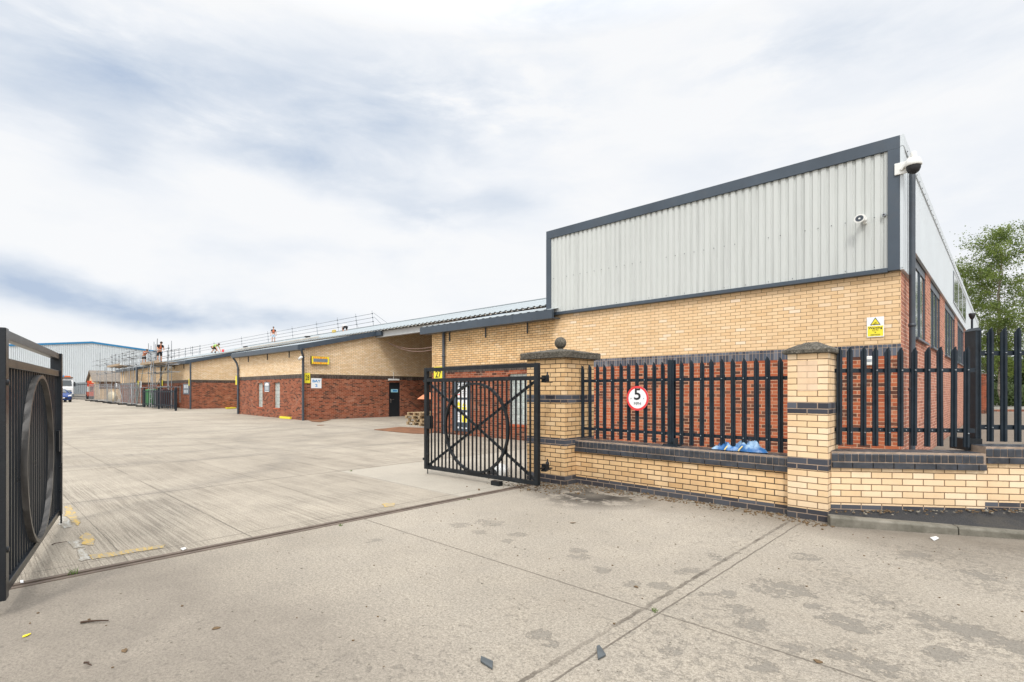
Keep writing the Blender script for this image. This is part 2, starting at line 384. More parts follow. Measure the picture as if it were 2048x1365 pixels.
def louvre_leaf(name, a, b, tr=.35):
    m_, h = mat(name); o = h.n('ShaderNodeTexCoord').outputs['Object']; inf = h.noise(o, 1.1, 3)
    rnd = h.noise(o, 14, 1)
    c = h.mix(h.ramp(inf, [(.35, 0.), (.65, 1.)]), a, b); c = h.mix(h.m('MULTIPLY', rnd, .35), c, (.20, .24, .05))
    p = h.n('ShaderNodeBsdfPrincipled', i_Base_Color=c, i_Roughness=.6); t = h.n('ShaderNodeBsdfTranslucent', i_0=c)
    mx = h.n('ShaderNodeMixShader', i_0=tr); h.t.links.new(p.outputs[0], mx.inputs[1]); h.t.links.new(t.outputs[0], mx.inputs[2])
    h.t.links.new(mx.outputs[0], h.n('ShaderNodeOutputMaterial').inputs[0]); return m_
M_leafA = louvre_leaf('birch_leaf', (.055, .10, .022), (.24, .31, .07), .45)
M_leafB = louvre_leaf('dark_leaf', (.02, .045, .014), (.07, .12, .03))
def barkm():
    m_, h = mat('birch_bark'); o = h.n('ShaderNodeTexCoord').outputs['Object']
    a = h.noise(h.mapv(o, (3, 3, 14)), 1.2, 5, .7)
    finish(h, h.mix(h.ramp(a, [(.42, 0.), (.6, 1.)]), (.05, .04, .03), (.36, .30, .23)), .9, 0, a, .5, .03); return m_
M_bark = barkm()
def tarpm():
    m_, h = mat('blue_tarpaulin'); o = h.n('ShaderNodeTexCoord').outputs['Object']
    a = h.noise(o, 5, 3)
    finish(h, h.mix(h.ramp(a, [(.45, 0.), (.58, 1.)]), (.03, .13, .34), (.26, .40, .56)), .4, 0, h.noise(o, 18, 4), .4, .02); return m_
M_tarp = tarpm()

# ---- concrete grounds: joints, tined grooves, potholes are part of the cast surface
def lines(h, co, specs, wob):
    """specs: (position, half width); returns max mask"""
    out = 0.0
    for p, hw in specs:
        d = h.m('ABSOLUTE', h.m('SUBTRACT', h.m('ADD', co, wob), p)); k = h.m('SUBTRACT', 1, h.m('DIVIDE', d, hw), clamp=True)
        out = h.m('MAXIMUM', out, h.m('MULTIPLY', k, 2.2, clamp=True))
    return out
def ring(h, x, y, cx, cy, r, wd, nz):
    dx = h.m('SUBTRACT', x, cx); dy = h.m('SUBTRACT', y, cy)
    d = h.m('SQRT', h.m('ADD', h.m('MULTIPLY', dx, dx), h.m('MULTIPLY', dy, dy)))
    d = h.m('ABSOLUTE', h.m('SUBTRACT', d, r)); k = h.m('SUBTRACT', 1, h.m('DIVIDE', d, wd), clamp=True)
    return h.m('MULTIPLY', k, nz)
def yardm():
    m_, h = mat('yard_concrete'); o = h.n('ShaderNodeNewGeometry').outputs['Position']
    s = h.n('ShaderNodeSeparateXYZ', i_0=o); x, y, z = s.outputs
    big = h.noise(o, .22, 7, .62); mid = h.noise(o, 1.3, 8, .7); fine = h.noise(o, 60, 4, .75)
    c = h.mix(h.ramp(big, [(.32, 0.), (.68, 1.)]), (.325, .284, .228), (.425, .376, .304))
    c = h.mix(h.ramp(mid, [(.35, .38), (.62, 0.)]), c, (.225, .20, .165))
    wv = h.noise(o, .8, 2, .5); oy = h.n('ShaderNodeCombineXYZ', i_0=x, i_1=h.m('ADD', y, h.m('MULTIPLY', wv, .035)), i_2=0.).outputs[0]
    def tine(sx_, sy_, w_, seed):
        q = h.noise(h.mapv(oy, (sx_, sy_, 1), (seed, seed, 0)), 1.0, 2, .5)
        return h.ramp(h.m('ABSOLUTE', h.m('SUBTRACT', q, .5)), [(w_*.35, 1.), (w_, 0.)])
    gr2 = h.noise(h.mapv(o, (.3, 1.1, 1)), 1.0, 3)
    gr = h.m('MAXIMUM', tine(.16, 9, .028, 3.), h.m('MAXIMUM', tine(.2, 15, .026, 9.), h.m('MULTIPLY', tine(.35, 26, .04, 5.), .55)))
    grm = h.m('MULTIPLY', gr, h.m('MULTIPLY', h.ramp(gr2, [(.34, .12), (.56, 1.)]), h.ramp(mid, [(.3, 1.), (.75, .4)])))
    # the tined finish fades further up the yard and stops at the smooth slab by the gate
    fade = h.m('SUBTRACT', 1, h.m('MULTIPLY', h.m('SUBTRACT', -8, x), .05, clamp=True), clamp=True)
    smooth = h.m('MULTIPLY', h.m('GREATER_THAN', y, 5.05), h.m('GREATER_THAN', x, -9.4))
    fade = h.m('MULTIPLY', fade, h.m('SUBTRACT', 1, h.m('MULTIPLY', smooth, .95)))
    grm = h.m('MULTIPLY', grm, fade)
    c = h.mix(h.m('MULTIPLY', grm, .55), c, (.12, .10, .078))
    c = h.mix(h.m('MULTIPLY', smooth, .3), c, (.42, .40, .35))
    wob = h.m('MULTIPLY', h.m('SUBTRACT', h.noise(o, 4, 5, .7), .5), .035)
    J = lines(h, x, [(-6.08, .012), (-9.46, .016), (-13.3, .016), (-17.2, .02), (-21.2, .02), (-25.6, .025), (-31, .03), (-37, .03), (-43, .04), (-50, .05)], wob)
    J = h.m('MAXIMUM', J, lines(h, y, [(2.13, .011), (5.08, .012), (8.3, .016), (11.6, .02), (-.9, .012), (-4, .014), (1.05, .006), (3.6, .006)], wob))
    Jx = lines(h, x, [(-9.46, .017), (-13.3, .02), (-17.2, .024), (-21.2, .026)], wob)
    J = h.m('MULTIPLY', J, h.ramp(h.noise(o, .8, 4, .7), [(.35, .35), (.6, 1.)]))
    J = h.m('MAXIMUM', h.m('MULTIPLY', J, .75), Jx)
    c = h.mix(h.m('MULTIPLY', J, .72), c, (.07, .062, .05))
    mk = h.ramp(h.noise(o, .9, 5, .7), [(.3, .2), (.65, 1.)])
    T = 0.0
    for (cx, cy, r, wd) in [(-20.5, 4.5, 5.2, .55), (-20.5, 4.5, 7.1, .45), (-24, 9, 6.0, .6), (-14, 1, 4.6, .4), (-31, 5, 9, .8), (-17, 10, 4, .5)]:
        T = h.m('MAXIMUM', T, ring(h, x, y, cx, cy, r, wd, mk))
    c = h.mix(h.m('MULTIPLY', T, .34), c, (.13, .12, .11))
    st = h.ramp(h.noise(h.mapv(o, (.8, .6, 1)), .55, 7, .7), [(.52, 0.), (.72, 1.)])
    c = h.mix(h.m('MULTIPLY', st, .22), c, (.19, .17, .145))
    c = h.mix(.5, c, h.ramp(fine, [(.36, .2), (.64, .82)]), 'OVERLAY')
    hgt = h.m('SUBTRACT', h.m('MULTIPLY', fine, .25), h.m('ADD', grm, J))
    finish(h, c, .88, 0, hgt, .55, .012, .25); return m_
M_yard = yardm()
def apronm():
    m_, h = mat('apron_concrete'); o = h.n('ShaderNodeNewGeometry').outputs['Position']
    s = h.n('ShaderNodeSeparateXYZ', i_0=o); x, y, z = s.outputs
    big = h.noise(o, .45, 7, .62); mid = h.noise(o, 2.2, 7, .7); fine = h.noise(o, 62, 5, .85); f2 = h.noise(o, 210, 2, .8)
    c = h.mix(h.ramp(big, [(.3, 0.), (.68, 1.)]), (.31, .270, .216), (.435, .384, .313))
    c = h.mix(h.ramp(mid, [(.3, .4), (.6, 0.)]), c, (.27, .245, .21))
    agg = h.ramp(fine, [(.40, 1.), (.55, 0.)]); c = h.mix(h.m('MULTIPLY', agg, .62), c, (.10, .083, .063))
    c = h.mix(h.m('MULTIPLY', h.ramp(f2, [(.52, 0.), (.64, 1.)]), .45), c, (.56, .52, .45))
    f3 = h.noise(o, 34, 6, .9); c = h.mix(.42, c, h.ramp(f3, [(.36, .18), (.64, .80)]), 'OVERLAY')
    # traffic-darkened lane on the left
    lane = h.m('MULTIPLY', h.m('ADD', h.m('SUBTRACT', 2.3, y), h.m('MULTIPLY', h.m('SUBTRACT', big, .5), 5)), .8, clamp=True)
    lane = h.m('MULTIPLY', lane, h.m('MULTIPLY', h.m('SUBTRACT', -1.6, x), .8, clamp=True))
    lane = h.m('MULTIPLY', lane, h.ramp(mid, [(.3, 1.), (.7, .62)]))
    c = h.mix(h.m('MULTIPLY', lane, .72), c, h.mix(fine, (.12, .10, .08), (.24, .21, .175)))
    # spalled patches
    # spalled patches of worn surface, each at its own spot
    ragged = h.m('ADD', h.m('MULTIPLY', h.m('SUBTRACT', h.noise(o, 5, 7, .7, dist=.5), .5), 5.5), h.m('MULTIPLY', h.m('SUBTRACT', h.noise(o, 19, 6, .75, dist=.4), .5), 5.0))
    F = 0.0
    for (u, v, ru) in [(1560, 1178, 46), (1385, 1145, 26), (1320, 1173, 20), (1752, 1201, 26), (1715, 1245, 42), (1670, 1238, 30), (1880, 1245, 42), (1930, 1258, 40), (2020, 1290, 34), (1640, 1215, 22), (1450, 1187, 20), (1412, 1190, 14),
                       (1480, 1222, 24), (1515, 1250, 30), (1610, 1115, 22), (1435, 1115, 20), (1895, 1312, 34), (1700, 1315, 34), (1770, 1338, 26), (980, 1045, 24), (920, 1050, 18), (960, 1065, 14), (1035, 1069, 16), (1018, 1083, 12),
                       (1155, 1102, 16), (1158, 1114, 18), (1200, 1140, 16), (1265, 1168, 15), (1078, 1270, 20), (1100, 1288, 14), (747, 1083, 14), (1520, 1330, 26), (1590, 1300, 20), (1340, 1300, 18), (1830, 1110, 26), (1960, 1150, 26)]:
        px_, py_ = G(u, v); zc__ = CAMH*FPX/(v-HOR); r_ = ru*zc__/FPX*1.75
        dd = h.n('ShaderNodeVectorMath', operation='DISTANCE', i_0=o, i_1=(px_, py_, 0)).outputs['Value']
        F = h.m('MAXIMUM', F, h.m('MULTIPLY_ADD', dd, -1/r_, 1.0))
    near = h.m('GREATER_THAN', F, .001)
    pm = h.m('ADD', F, h.m('MULTIPLY', ragged, h.m('MULTIPLY', F, 2.2, clamp=True)))
    pot = h.ramp(pm, [(.47, 0.), (.56, 1.)])
    right = h.m('MULTIPLY', h.m('ADD', h.m('ADD', x, 4.6), h.m('MULTIPLY', y, -.10)), .22, clamp=True)
    p2 = h.ramp(h.m('ADD', h.noise(o, 15, 6, .72, dist=.3), h.m('MULTIPLY', h.m('SUBTRACT', right, .5), .13)), [(.555, 0.), (.60, 1.)])
    p2 = h.m('MULTIPLY', p2, h.ramp(h.noise(o, 1.1, 3), [(.4, 0.), (.55, 1.)]))
    pot = h.m('MAXIMUM', pot, h.m('MULTIPLY', p2, .65))
    c = h.mix(h.m('MULTIPLY', pot, h.m('ADD', .42, h.m('MULTIPLY', right, .30))), c, h.mix(fine, (.10, .092, .078), (.235, .215, .185)))
    rim = h.m('MULTIPLY', h.m('MULTIPLY', near, h.ramp(pm, [(.43, 0.), (.50, 1.), (.58, 0.)])), .45); c = h.mix(rim, c, (.14, .12, .095))
    wob = h.m('MULTIPLY', h.m('SUBTRACT', h.noise(o, 5, 6, .75), .5), .035)
    w2 = h.m('MULTIPLY', h.m('SUBTRACT', h.noise(o, 9, 6, .8), .5), .07)
    J = h.m('MULTIPLY', lines(h, x, [(-1.77, .009), (3.3, .013)], wob), .9)
    J = h.m('MAXIMUM', J, h.m('MULTIPLY', lines(h, x, [(-1.89, .02)], w2), h.ramp(h.noise(o, 3, 5, .7), [(.4, .35), (.58, 1.)])))
    J = h.m('MAXIMUM', J, h.m('MULTIPLY', lines(h, y, [(3.37, .010), (-.9, .010)], wob), .8))
    c = h.mix(h.m('MULTIPLY', J, .75), c, (.085, .07, .055))
    # dirt washed against the wall foot
    dw = h.m('SUBTRACT', y, h.m('ADD', 7.3, h.m('MULTIPLY', h.m('SUBTRACT', big, .5), 2.2)))
    dirt = h.m('MULTIPLY', h.m('ADD', 1, h.m('MULTIPLY', dw, .75), clamp=True), h.ramp(mid, [(.3, .55), (.6, 1.)]))
    dirt = h.m('MULTIPLY', dirt, h.m('LESS_THAN', x, 3))
    c = h.mix(h.m('MULTIPLY', dirt, .85), c, h.mix(mid, (.085, .07, .052), (.21, .18, .145)))
    oil = h.m('MULTIPLY', ring(h, x, y, -4.5, 6.5, .32, .75, h.ramp(h.noise(o, 2.4, 7, .7), [(.42, 0.), (.5, 1.)])), .95)
    c = h.mix(oil, c, (.035, .03, .025))
    hgt = h.m('SUBTRACT', h.m('MULTIPLY', h.m('ADD', fine, f2), .35), h.m('ADD', h.m('MULTIPLY', pot, .8), J))
    finish(h, c, .9, 0, hgt, .6, .012, .25); return m_
M_apron = apronm()
M_earth = paint('far_ground', (.28, .26, .22), .95, var=.2, scale=.2)

# ================================================================= GROUND
def sheet(name, xs, ys, dz, m_, label):
    b = MB(); vs = []; fs = []
    for x in xs:
        for y in ys: vs.append((x, y, zg(x)+dz))
    ny = len(ys)
    for i in range(len(xs)-1):
        for j in range(ny-1): fs.append((i*ny+j, (i+1)*ny+j, (i+1)*ny+j+1, i*ny+j+1))
    b.add(vs, fs); return struct(b.build(name, m_), label)
sheet('ground', [-1500, -400, -120, -60, -20, 0, 60, 400, 1500], [-1500, -200, 0, 200, 1500], -.03, M_earth, 'flat land round the yard')
XT = -5.75
sheet('yard', [-160, -120, -90, -60, -40, -20, XT-.09], [-60, 0, 60], 0, M_yard, 'ribbed concrete yard inside the gates')
sheet('apron', [XT+.07, 30], [-40, 60], 0, M_apron, 'pitted concrete apron outside the gates')
b = MB(); b.box(XT-.09, XT-.035, -5.5, 8.6, -.05, .004); b.box(XT+.02, XT+.07, -5.5, 8.6, -.05, .006)
trk = b.build('gate_track', paint('track_steel', (.15, .115, .09), .8, .2, var=.35, scale=4, bump=.3))
tag(trk, 'rusty steel channel set across the concrete between the gates', 'track')
b = MB(); b.box(XT-.035, XT+.02, -5.5, 8.6, -.05, -.012); f = b.build('track_bed', M_dark, trk)
b = MB(); b.box(XT-.09, XT+.07, -40, -5.5, -.2, 0); b.box(XT-.09, XT+.07, 8.6, 60, -.2, 0); struct(b.build('concrete_strip', M_apron), 'concrete strip in line with the gate track')
def decal(name, pts, h_, m_, label, cat, z=.004, group=None):
    """thin painted mark with ragged outline"""
    cx = sum(p[0] for p in pts)/len(pts); cy = sum(p[1] for p in pts)/len(pts)
    out = []
    for i in range(len(pts)):
        p, q = Vector(pts[i]), Vector(pts[(i+1) % len(pts)]); n = max(2, int((q-p).length/.05))
        for k in range(n): 
            t = p.lerp(q, k/n); out.append((t.x+random.gauss(0, .007), t.y+random.gauss(0, .007)))
    b = MB(); b.prism(out, zg(cx)+z, zg(cx)+z+h_); o = b.build(name, m_); 
    o['kind'] = 'structure'; o['label'] = label
    return o
M_ypaint = None
def wornpaint(name, col):
    m_, h = mat(name); o = h.n('ShaderNodeTexCoord').outputs['Object']
    n_ = h.noise(h.mapv(o, (2.5, 12, 1)), 2, 8, .8)
    c = h.mix(h.ramp(n_, [(.44, 0.), (.53, .95)]), col, (.31, .275, .22)); finish(h, c, .85); return m_
M_ypaint = wornpaint('worn_yellow_paint', (.52, .35, .09)); M_wpaint = wornpaint('worn_white_paint', (.46, .45, .41))
def gp(l): return [G(u, v) for u, v in l]
decal('yellow_paint_mark', gp([(130, 1013), (141, 1012), (160, 1042), (158, 1053), (146, 1046), (130, 1032)]), .002, M_ypaint, 'worn yellow paint patch', 'marking')
decal('yellow_paint_mark', gp([(162, 1072), (175, 1064), (190, 1078), (186, 1092), (165, 1090)]), .002, M_ypaint, 'worn yellow paint patch', 'marking')
decal('yellow_paint_line', gp([(176, 1112), (184, 1120), (330, 1096), (328, 1091)]), .002, M_ypaint, 'thin worn yellow paint line', 'marking')
decal('white_paint_mark', gp([(121, 1034), (133, 1036), (144, 1054), (128, 1058), (118, 1050)]), .002, M_wpaint, 'worn white paint patch', 'marking')
decal('white_paint_mark', gp([(136, 1084), (157, 1082), (166, 1096), (146, 1098)]), .002, M_wpaint, 'worn white paint patch', 'marking')
decal('white_paint_mark', gp([(154, 1100), (170, 1098), (181, 1119), (160, 1124)]), .002, M_wpaint, 'worn white paint patch', 'marking')
decal('yellow_paint_mark', gp([(766, 1008), (790, 1007), (788, 1014), (770, 1015)]), .002, M_ypaint, 'small worn yellow paint patch', 'marking')

# ================================================================= BUILDINGS
def panel(b, ax, c0, p0, p1, z0, z1, holes=(), depth=.12, sgn=1):
    """wall face on plane (ax=c0) from p0..p1, bottom z0, top z1 (number or function), with holes (a,b,za,zb); reveals go inward by depth*sgn"""
    zf = z1 if callable(z1) else (lambda p: z1)
    cuts = sorted({p0, p1, *[h_[0] for h_ in holes if p0 < h_[0] < p1], *[h_[1] for h_ in holes if p0 < h_[1] < p1]})
    P = (lambda p, z, d=0: (p, c0+d, z)) if ax == 'y' else (lambda p, z, d=0: (c0+d, p, z))
    for a, c in zip(cuts[:-1], cuts[1:]):
        mid = (a+c)/2; hs = sorted([(h_[2], h_[3]) for h_ in holes if h_[0] < mid < h_[1] and h_[3] > z0 and h_[2] < max(zf(a), zf(c))])
        lo = z0
        for za, zb in hs:
            if za > lo+1e-4: b.quad(P(a, lo), P(c, lo), P(c, za), P(a, za))
            lo = max(lo, zb)
        ta, tb = zf(a), zf(c)
        if min(ta, tb) > lo+1e-4: b.quad(P(a, lo), P(c, lo), P(c, tb), P(a, ta))
    for (a, c, za, zb) in holes:
        lo, hi = max(za, z0), min(zb, min(zf(a), zf(c)))
        if hi <= lo: continue
        d = depth*sgn
        b.quad(P(a, lo), P(a, lo, d), P(a, hi, d), P(a, hi)); b.quad(P(c, lo), P(c, hi), P(c, hi, d), P(c, lo, d))
        if za >= z0: b.quad(P(a, za), P(c, za), P(c, za, d), P(a, za, d))
        if abs(hi-zb) < 1e-6: b.quad(P(a, zb), P(a, zb, d), P(c, zb, d), P(c, zb))
Y0 = 12.2; SOL1, SOL0 = 2.46, 2.24; EAVE = 3.70
XC = -1.44; XS = PY(1109, Y0); ZCL, ZTOP = 3.86, 6.36; XCL = PY(1096.5, Y0-.05)
x27 = PY(864, Y0)

def bands(root, segs, holes=(), mats=(None, None, None), soldier=True):
    """segs: (ax, c0, p0, p1, ztop, sgn)."""
    r, s_, c = MB(), MB(), MB()
    for (ax, c0, p0, p1, zt, sg) in segs:
        hs = [h_[2:] for h_ in holes if h_[0] == ax and abs(h_[1]-c0) < .01]
        panel(r, ax, c0, p0, p1, -.3, SOL0, hs, sgn=sg)
        panel(s_, ax, c0-.004*sg, p0, p1, SOL0, SOL1, hs, sgn=sg)
        panel(c, ax, c0, p0, p1, SOL1, zt, hs, sgn=sg)
    r.build('lower_wall', mats[0], root, fix=False); s_.build('soldier_course', mats[1], root, fix=False); c.build('upper_wall', mats[2], root, fix=False)

def glass_block(root, ax, c0, p0, p1, z0, z1, sg, sill=True):
    b = MB()
    if ax == 'y': b.box(p0, p1, c0+.09*sg, c0+.13*sg, z0, z1)
    else: b.box(c0+.09*sg, c0+.13*sg, p0, p1, z0, z1)
    wd = b.build('glass_block_window', M_block, root)
    b = MB()
    if ax == 'y': b.box(p0-.02, p1+.02, c0-.02*sg, c0+.09*sg, z0-.07, z0-.002)
    else: b.box(c0-.02*sg, c0+.09*sg, p0-.02, p1+.02, z0-.07, z0-.002)
    b.build('sill', paint_sill, wd)
    return wd
paint_sill = paint('tile_sill', (.42, .10, .04), .7, var=.2)

# ---------- big front building (pale cladding over cream brick)
root = thing('warehouse', 'cream brick building with tall pale grey ribbed cladding and dark trim, behind the palisade fences', 'warehouse')
YE = 49.0
r_, s_, c_ = MB(), MB(), MB()
panel(r_, 'y', Y0, XS, XC, -.3, SOL0); panel(s_, 'y', Y0-.004, XS, XC, SOL0, SOL1); panel(c_, 'y', Y0, XS, XC, SOL1, ZCL+.05)
r_.build('red_brick_wall', M_redB, root, fix=False); s_.build('soldier_course', M_blueS, root, fix=False); c_.build('cream_brick_wall', M_creamB, root, fix=False)
ZH = 4.52
wins = []
for (ua, ub) in [(1830, 1851.5), (1861, 1880.5), (1889.7, 1910), (1915, 1927.8), (1931.8, 1938.5), (1941, 1945)]:
    wins.append((PX(ua, XC), PX(ub, XC), 2.74, ZH))
YL = PX(1822, XC)
sb = MB(); panel(sb, 'x', XC, Y0, YE, -.3, ZH+.02, wins, depth=.06, sgn=-1); sb.build('side_brick_wall', M_redS, root, fix=False)
# corner quoin strip of cream brick on the side edge
for i, (a, c, za, zb) in enumerate(wins):
    fb = MB(); xo = XC-.015; t = .05
    fb.box(xo-.04, xo, a, c, za, za+t); fb.box(xo-.04, xo, a, c, zb-t-.16, zb-.16); fb.box(xo-.04, xo, a, a+t, za+t, zb-t-.16); fb.box(xo-.04, xo, c-t, c, za+t, zb-t-.16)
    npan = {0: 2, 1: 3, 2: 4, 3: 4}.get(i, 3)
    for k in range(1, npan):
        yk = a+(c-a)*k/npan; fb.box(xo-.035, xo+.004, yk-t*.5, yk+t*.5, za+t, zb-t-.16)
    fb.box(xo-.03, xo, a, c, zb-.16, zb)
    wo = fb.build('window_frame', M_antr, root)
    gb = MB(); gb.box(xo-.03, xo-.02, a+.02, c-.02, za+.02, zb-.2); gb.build('glazing', M_glass, wo)
    sl_ = MB(); sl_.box(XC-.01, XC+.07, a-.05, c+.05, za-.05, za-.003); sl_.build('sill', M_antr, wo)
# ribbed cladding
def ribbed(b, ax, c0, p0, p1, z0, z1, pitch=.152, depth=.030, sg=1, trough=.34):
    """sg=+1: plane y=c0 facing -y ; sg=-1: plane x=c0 facing +x"""
    n = int((p1-p0)/pitch)+1; pts = []
    for k in range(n):
        s0 = p0+k*pitch
        for (q, d) in ((0, 0), (1-trough-.12, 0), (1-trough, 1), (.88, 1)): 
            p = s0+q*pitch
            if p <= p1: pts.append((p, d*depth))
    pts.append((p1, 0))
    vs = []; fs = []
    for p, d in pts:
        for z in (z0, z1): vs.append((p, c0+d*sg, z) if ax == 'y' else (c0+d*sg, p, z))
    for i in range(len(pts)-1): fs.append((2*i, 2*i+2, 2*i+3, 2*i+1))
    b.add(vs, fs)
cb = MB(); ribbed(cb, 'y', Y0-.09, XCL+.12, XC-.12, ZCL+.03, ZTOP-.15); cb.build('front_cladding', M_clad, root, fix=False)
cb = MB(); ribbed(cb, 'x', XC+.04, YL, YE, ZH, ZTOP-.2, .25, .03, -1); ribbed(cb, 'x', XC+.04, Y0-.05, YL, ZCL, ZTOP-.2, .25, .03, -1)
cb.build('side_cladding', M_cladS, root, fix=False)
tb = MB()
tb.box(XCL-.02, XC+.0, Y0-.125, Y0+.02, ZTOP-.24, ZTOP)           # top
tb.box(XCL-.02, XCL+.15, Y0-.128, Y0+.02, ZCL-.02, ZTOP-.24); tb.box(XC-.19, XC+.0, Y0-.128, Y0+.02, ZCL-.02, ZTOP-.24)
tb.box(XCL+.15, XC-.19, Y0-.122, Y0+.02, ZCL-.04, ZCL+.045)
tb.build('front_trim', M_antr, root, bevel=.006)
tb = MB(); tb.box(XC+.002, XC+.06, Y0-.127, YE, ZTOP-.22, ZTOP-.003); tb.box(XC+.002, XC+.055, Y0-.127, YL, ZCL-.02, ZCL+.01); tb.box(XC+.002, XC+.055, YL, YE, ZH-.025, ZH+.02); tb.box(XC+.002, XC+.05, YL-.02, YL+.02, ZCL, ZH); tb.box(XC+.002, XC+.05, Y0-.127, Y0+.06, ZCL, ZTOP-.21)
tb.build('side_trim', M_cladS, root)
def fixing(M_, r): q = MB(); q.lathe([(r, 0), (r, .012)], 6, M_); q.build('fixing', M_pipe, root)
for k in range(34):
    x = XCL+.25+k*.24
    if random.random() < .82: fixing(Matrix.Translation((x, Y0-.092, ZCL+1.05)) @ Matrix.Rotation(R(90), 4, 'X'), .009)
    if k % 2: fixing(Matrix.Translation((x, Y0-.092, ZCL+.09)) @ Matrix.Rotation(R(90), 4, 'X'), .008)
for k in range(36): fixing(Matrix.Translation((XC+.06, Y0+.3+k*.5, ZTOP-.19)) @ Matrix.Rotation(R(90), 4, 'Y'), .012)
# upper window in the cladding
ya, yb = PX(1907, XC+.05), PX(1931.5, XC+.05)
ub_ = MB(); ub_.box(XC+.02, XC+.06, ya, yb, 4.84, 5.96); uw = ub_.build('upper_glazing', M_glass, root)
ub_ = MB()
for k in range(4):
    yk = ya+(yb-ya)*k/3; ub_.box(XC+.06, XC+.068, yk-.03, yk+.03, 4.86, 5.94)
ub_.box(XC+.06, XC+.067, ya, yb, 5.94, 5.98); ub_.box(XC+.06, XC+.067, ya, yb, 4.82, 4.86); ub_.build('upper_window_frame', M_cladS, root)
# roof and the hidden back and left sides
rb = MB(); rb.quad((XCL, Y0, ZTOP-.06), (XC+.05, Y0, ZTOP-.06), (XC+.05, YE, ZTOP-.06), (XCL, YE, ZTOP-.06)); rb.build('roof', M_roof, root)
rb = MB(); rb.quad((XCL, Y0, 0), (XCL, Y0, ZTOP-.06), (XCL, YE, ZTOP-.06), (XCL, YE, 0)); rb.quad((XCL, YE, 0), (XCL, YE, ZTOP-.06), (XC+.05, YE, ZTOP-.06), (XC+.05, YE, 0))
rb.build('rear_cladding', M_clad, root)
# low brick extension at the far end of the side
b = MB(); b.box(XC-3, XC+.55, YE+.05, YE+4, -.2, 2.75); ex = b.build('brick_outbuilding', M_red); tag(ex, 'low red brick block at the far end of the clad side wall', 'outbuilding')
b = MB(); b.box(XC-3.05, XC+.6, YE+.02, YE+4.05, 2.75, 2.85); b.build('coping', M_kerb, ex)

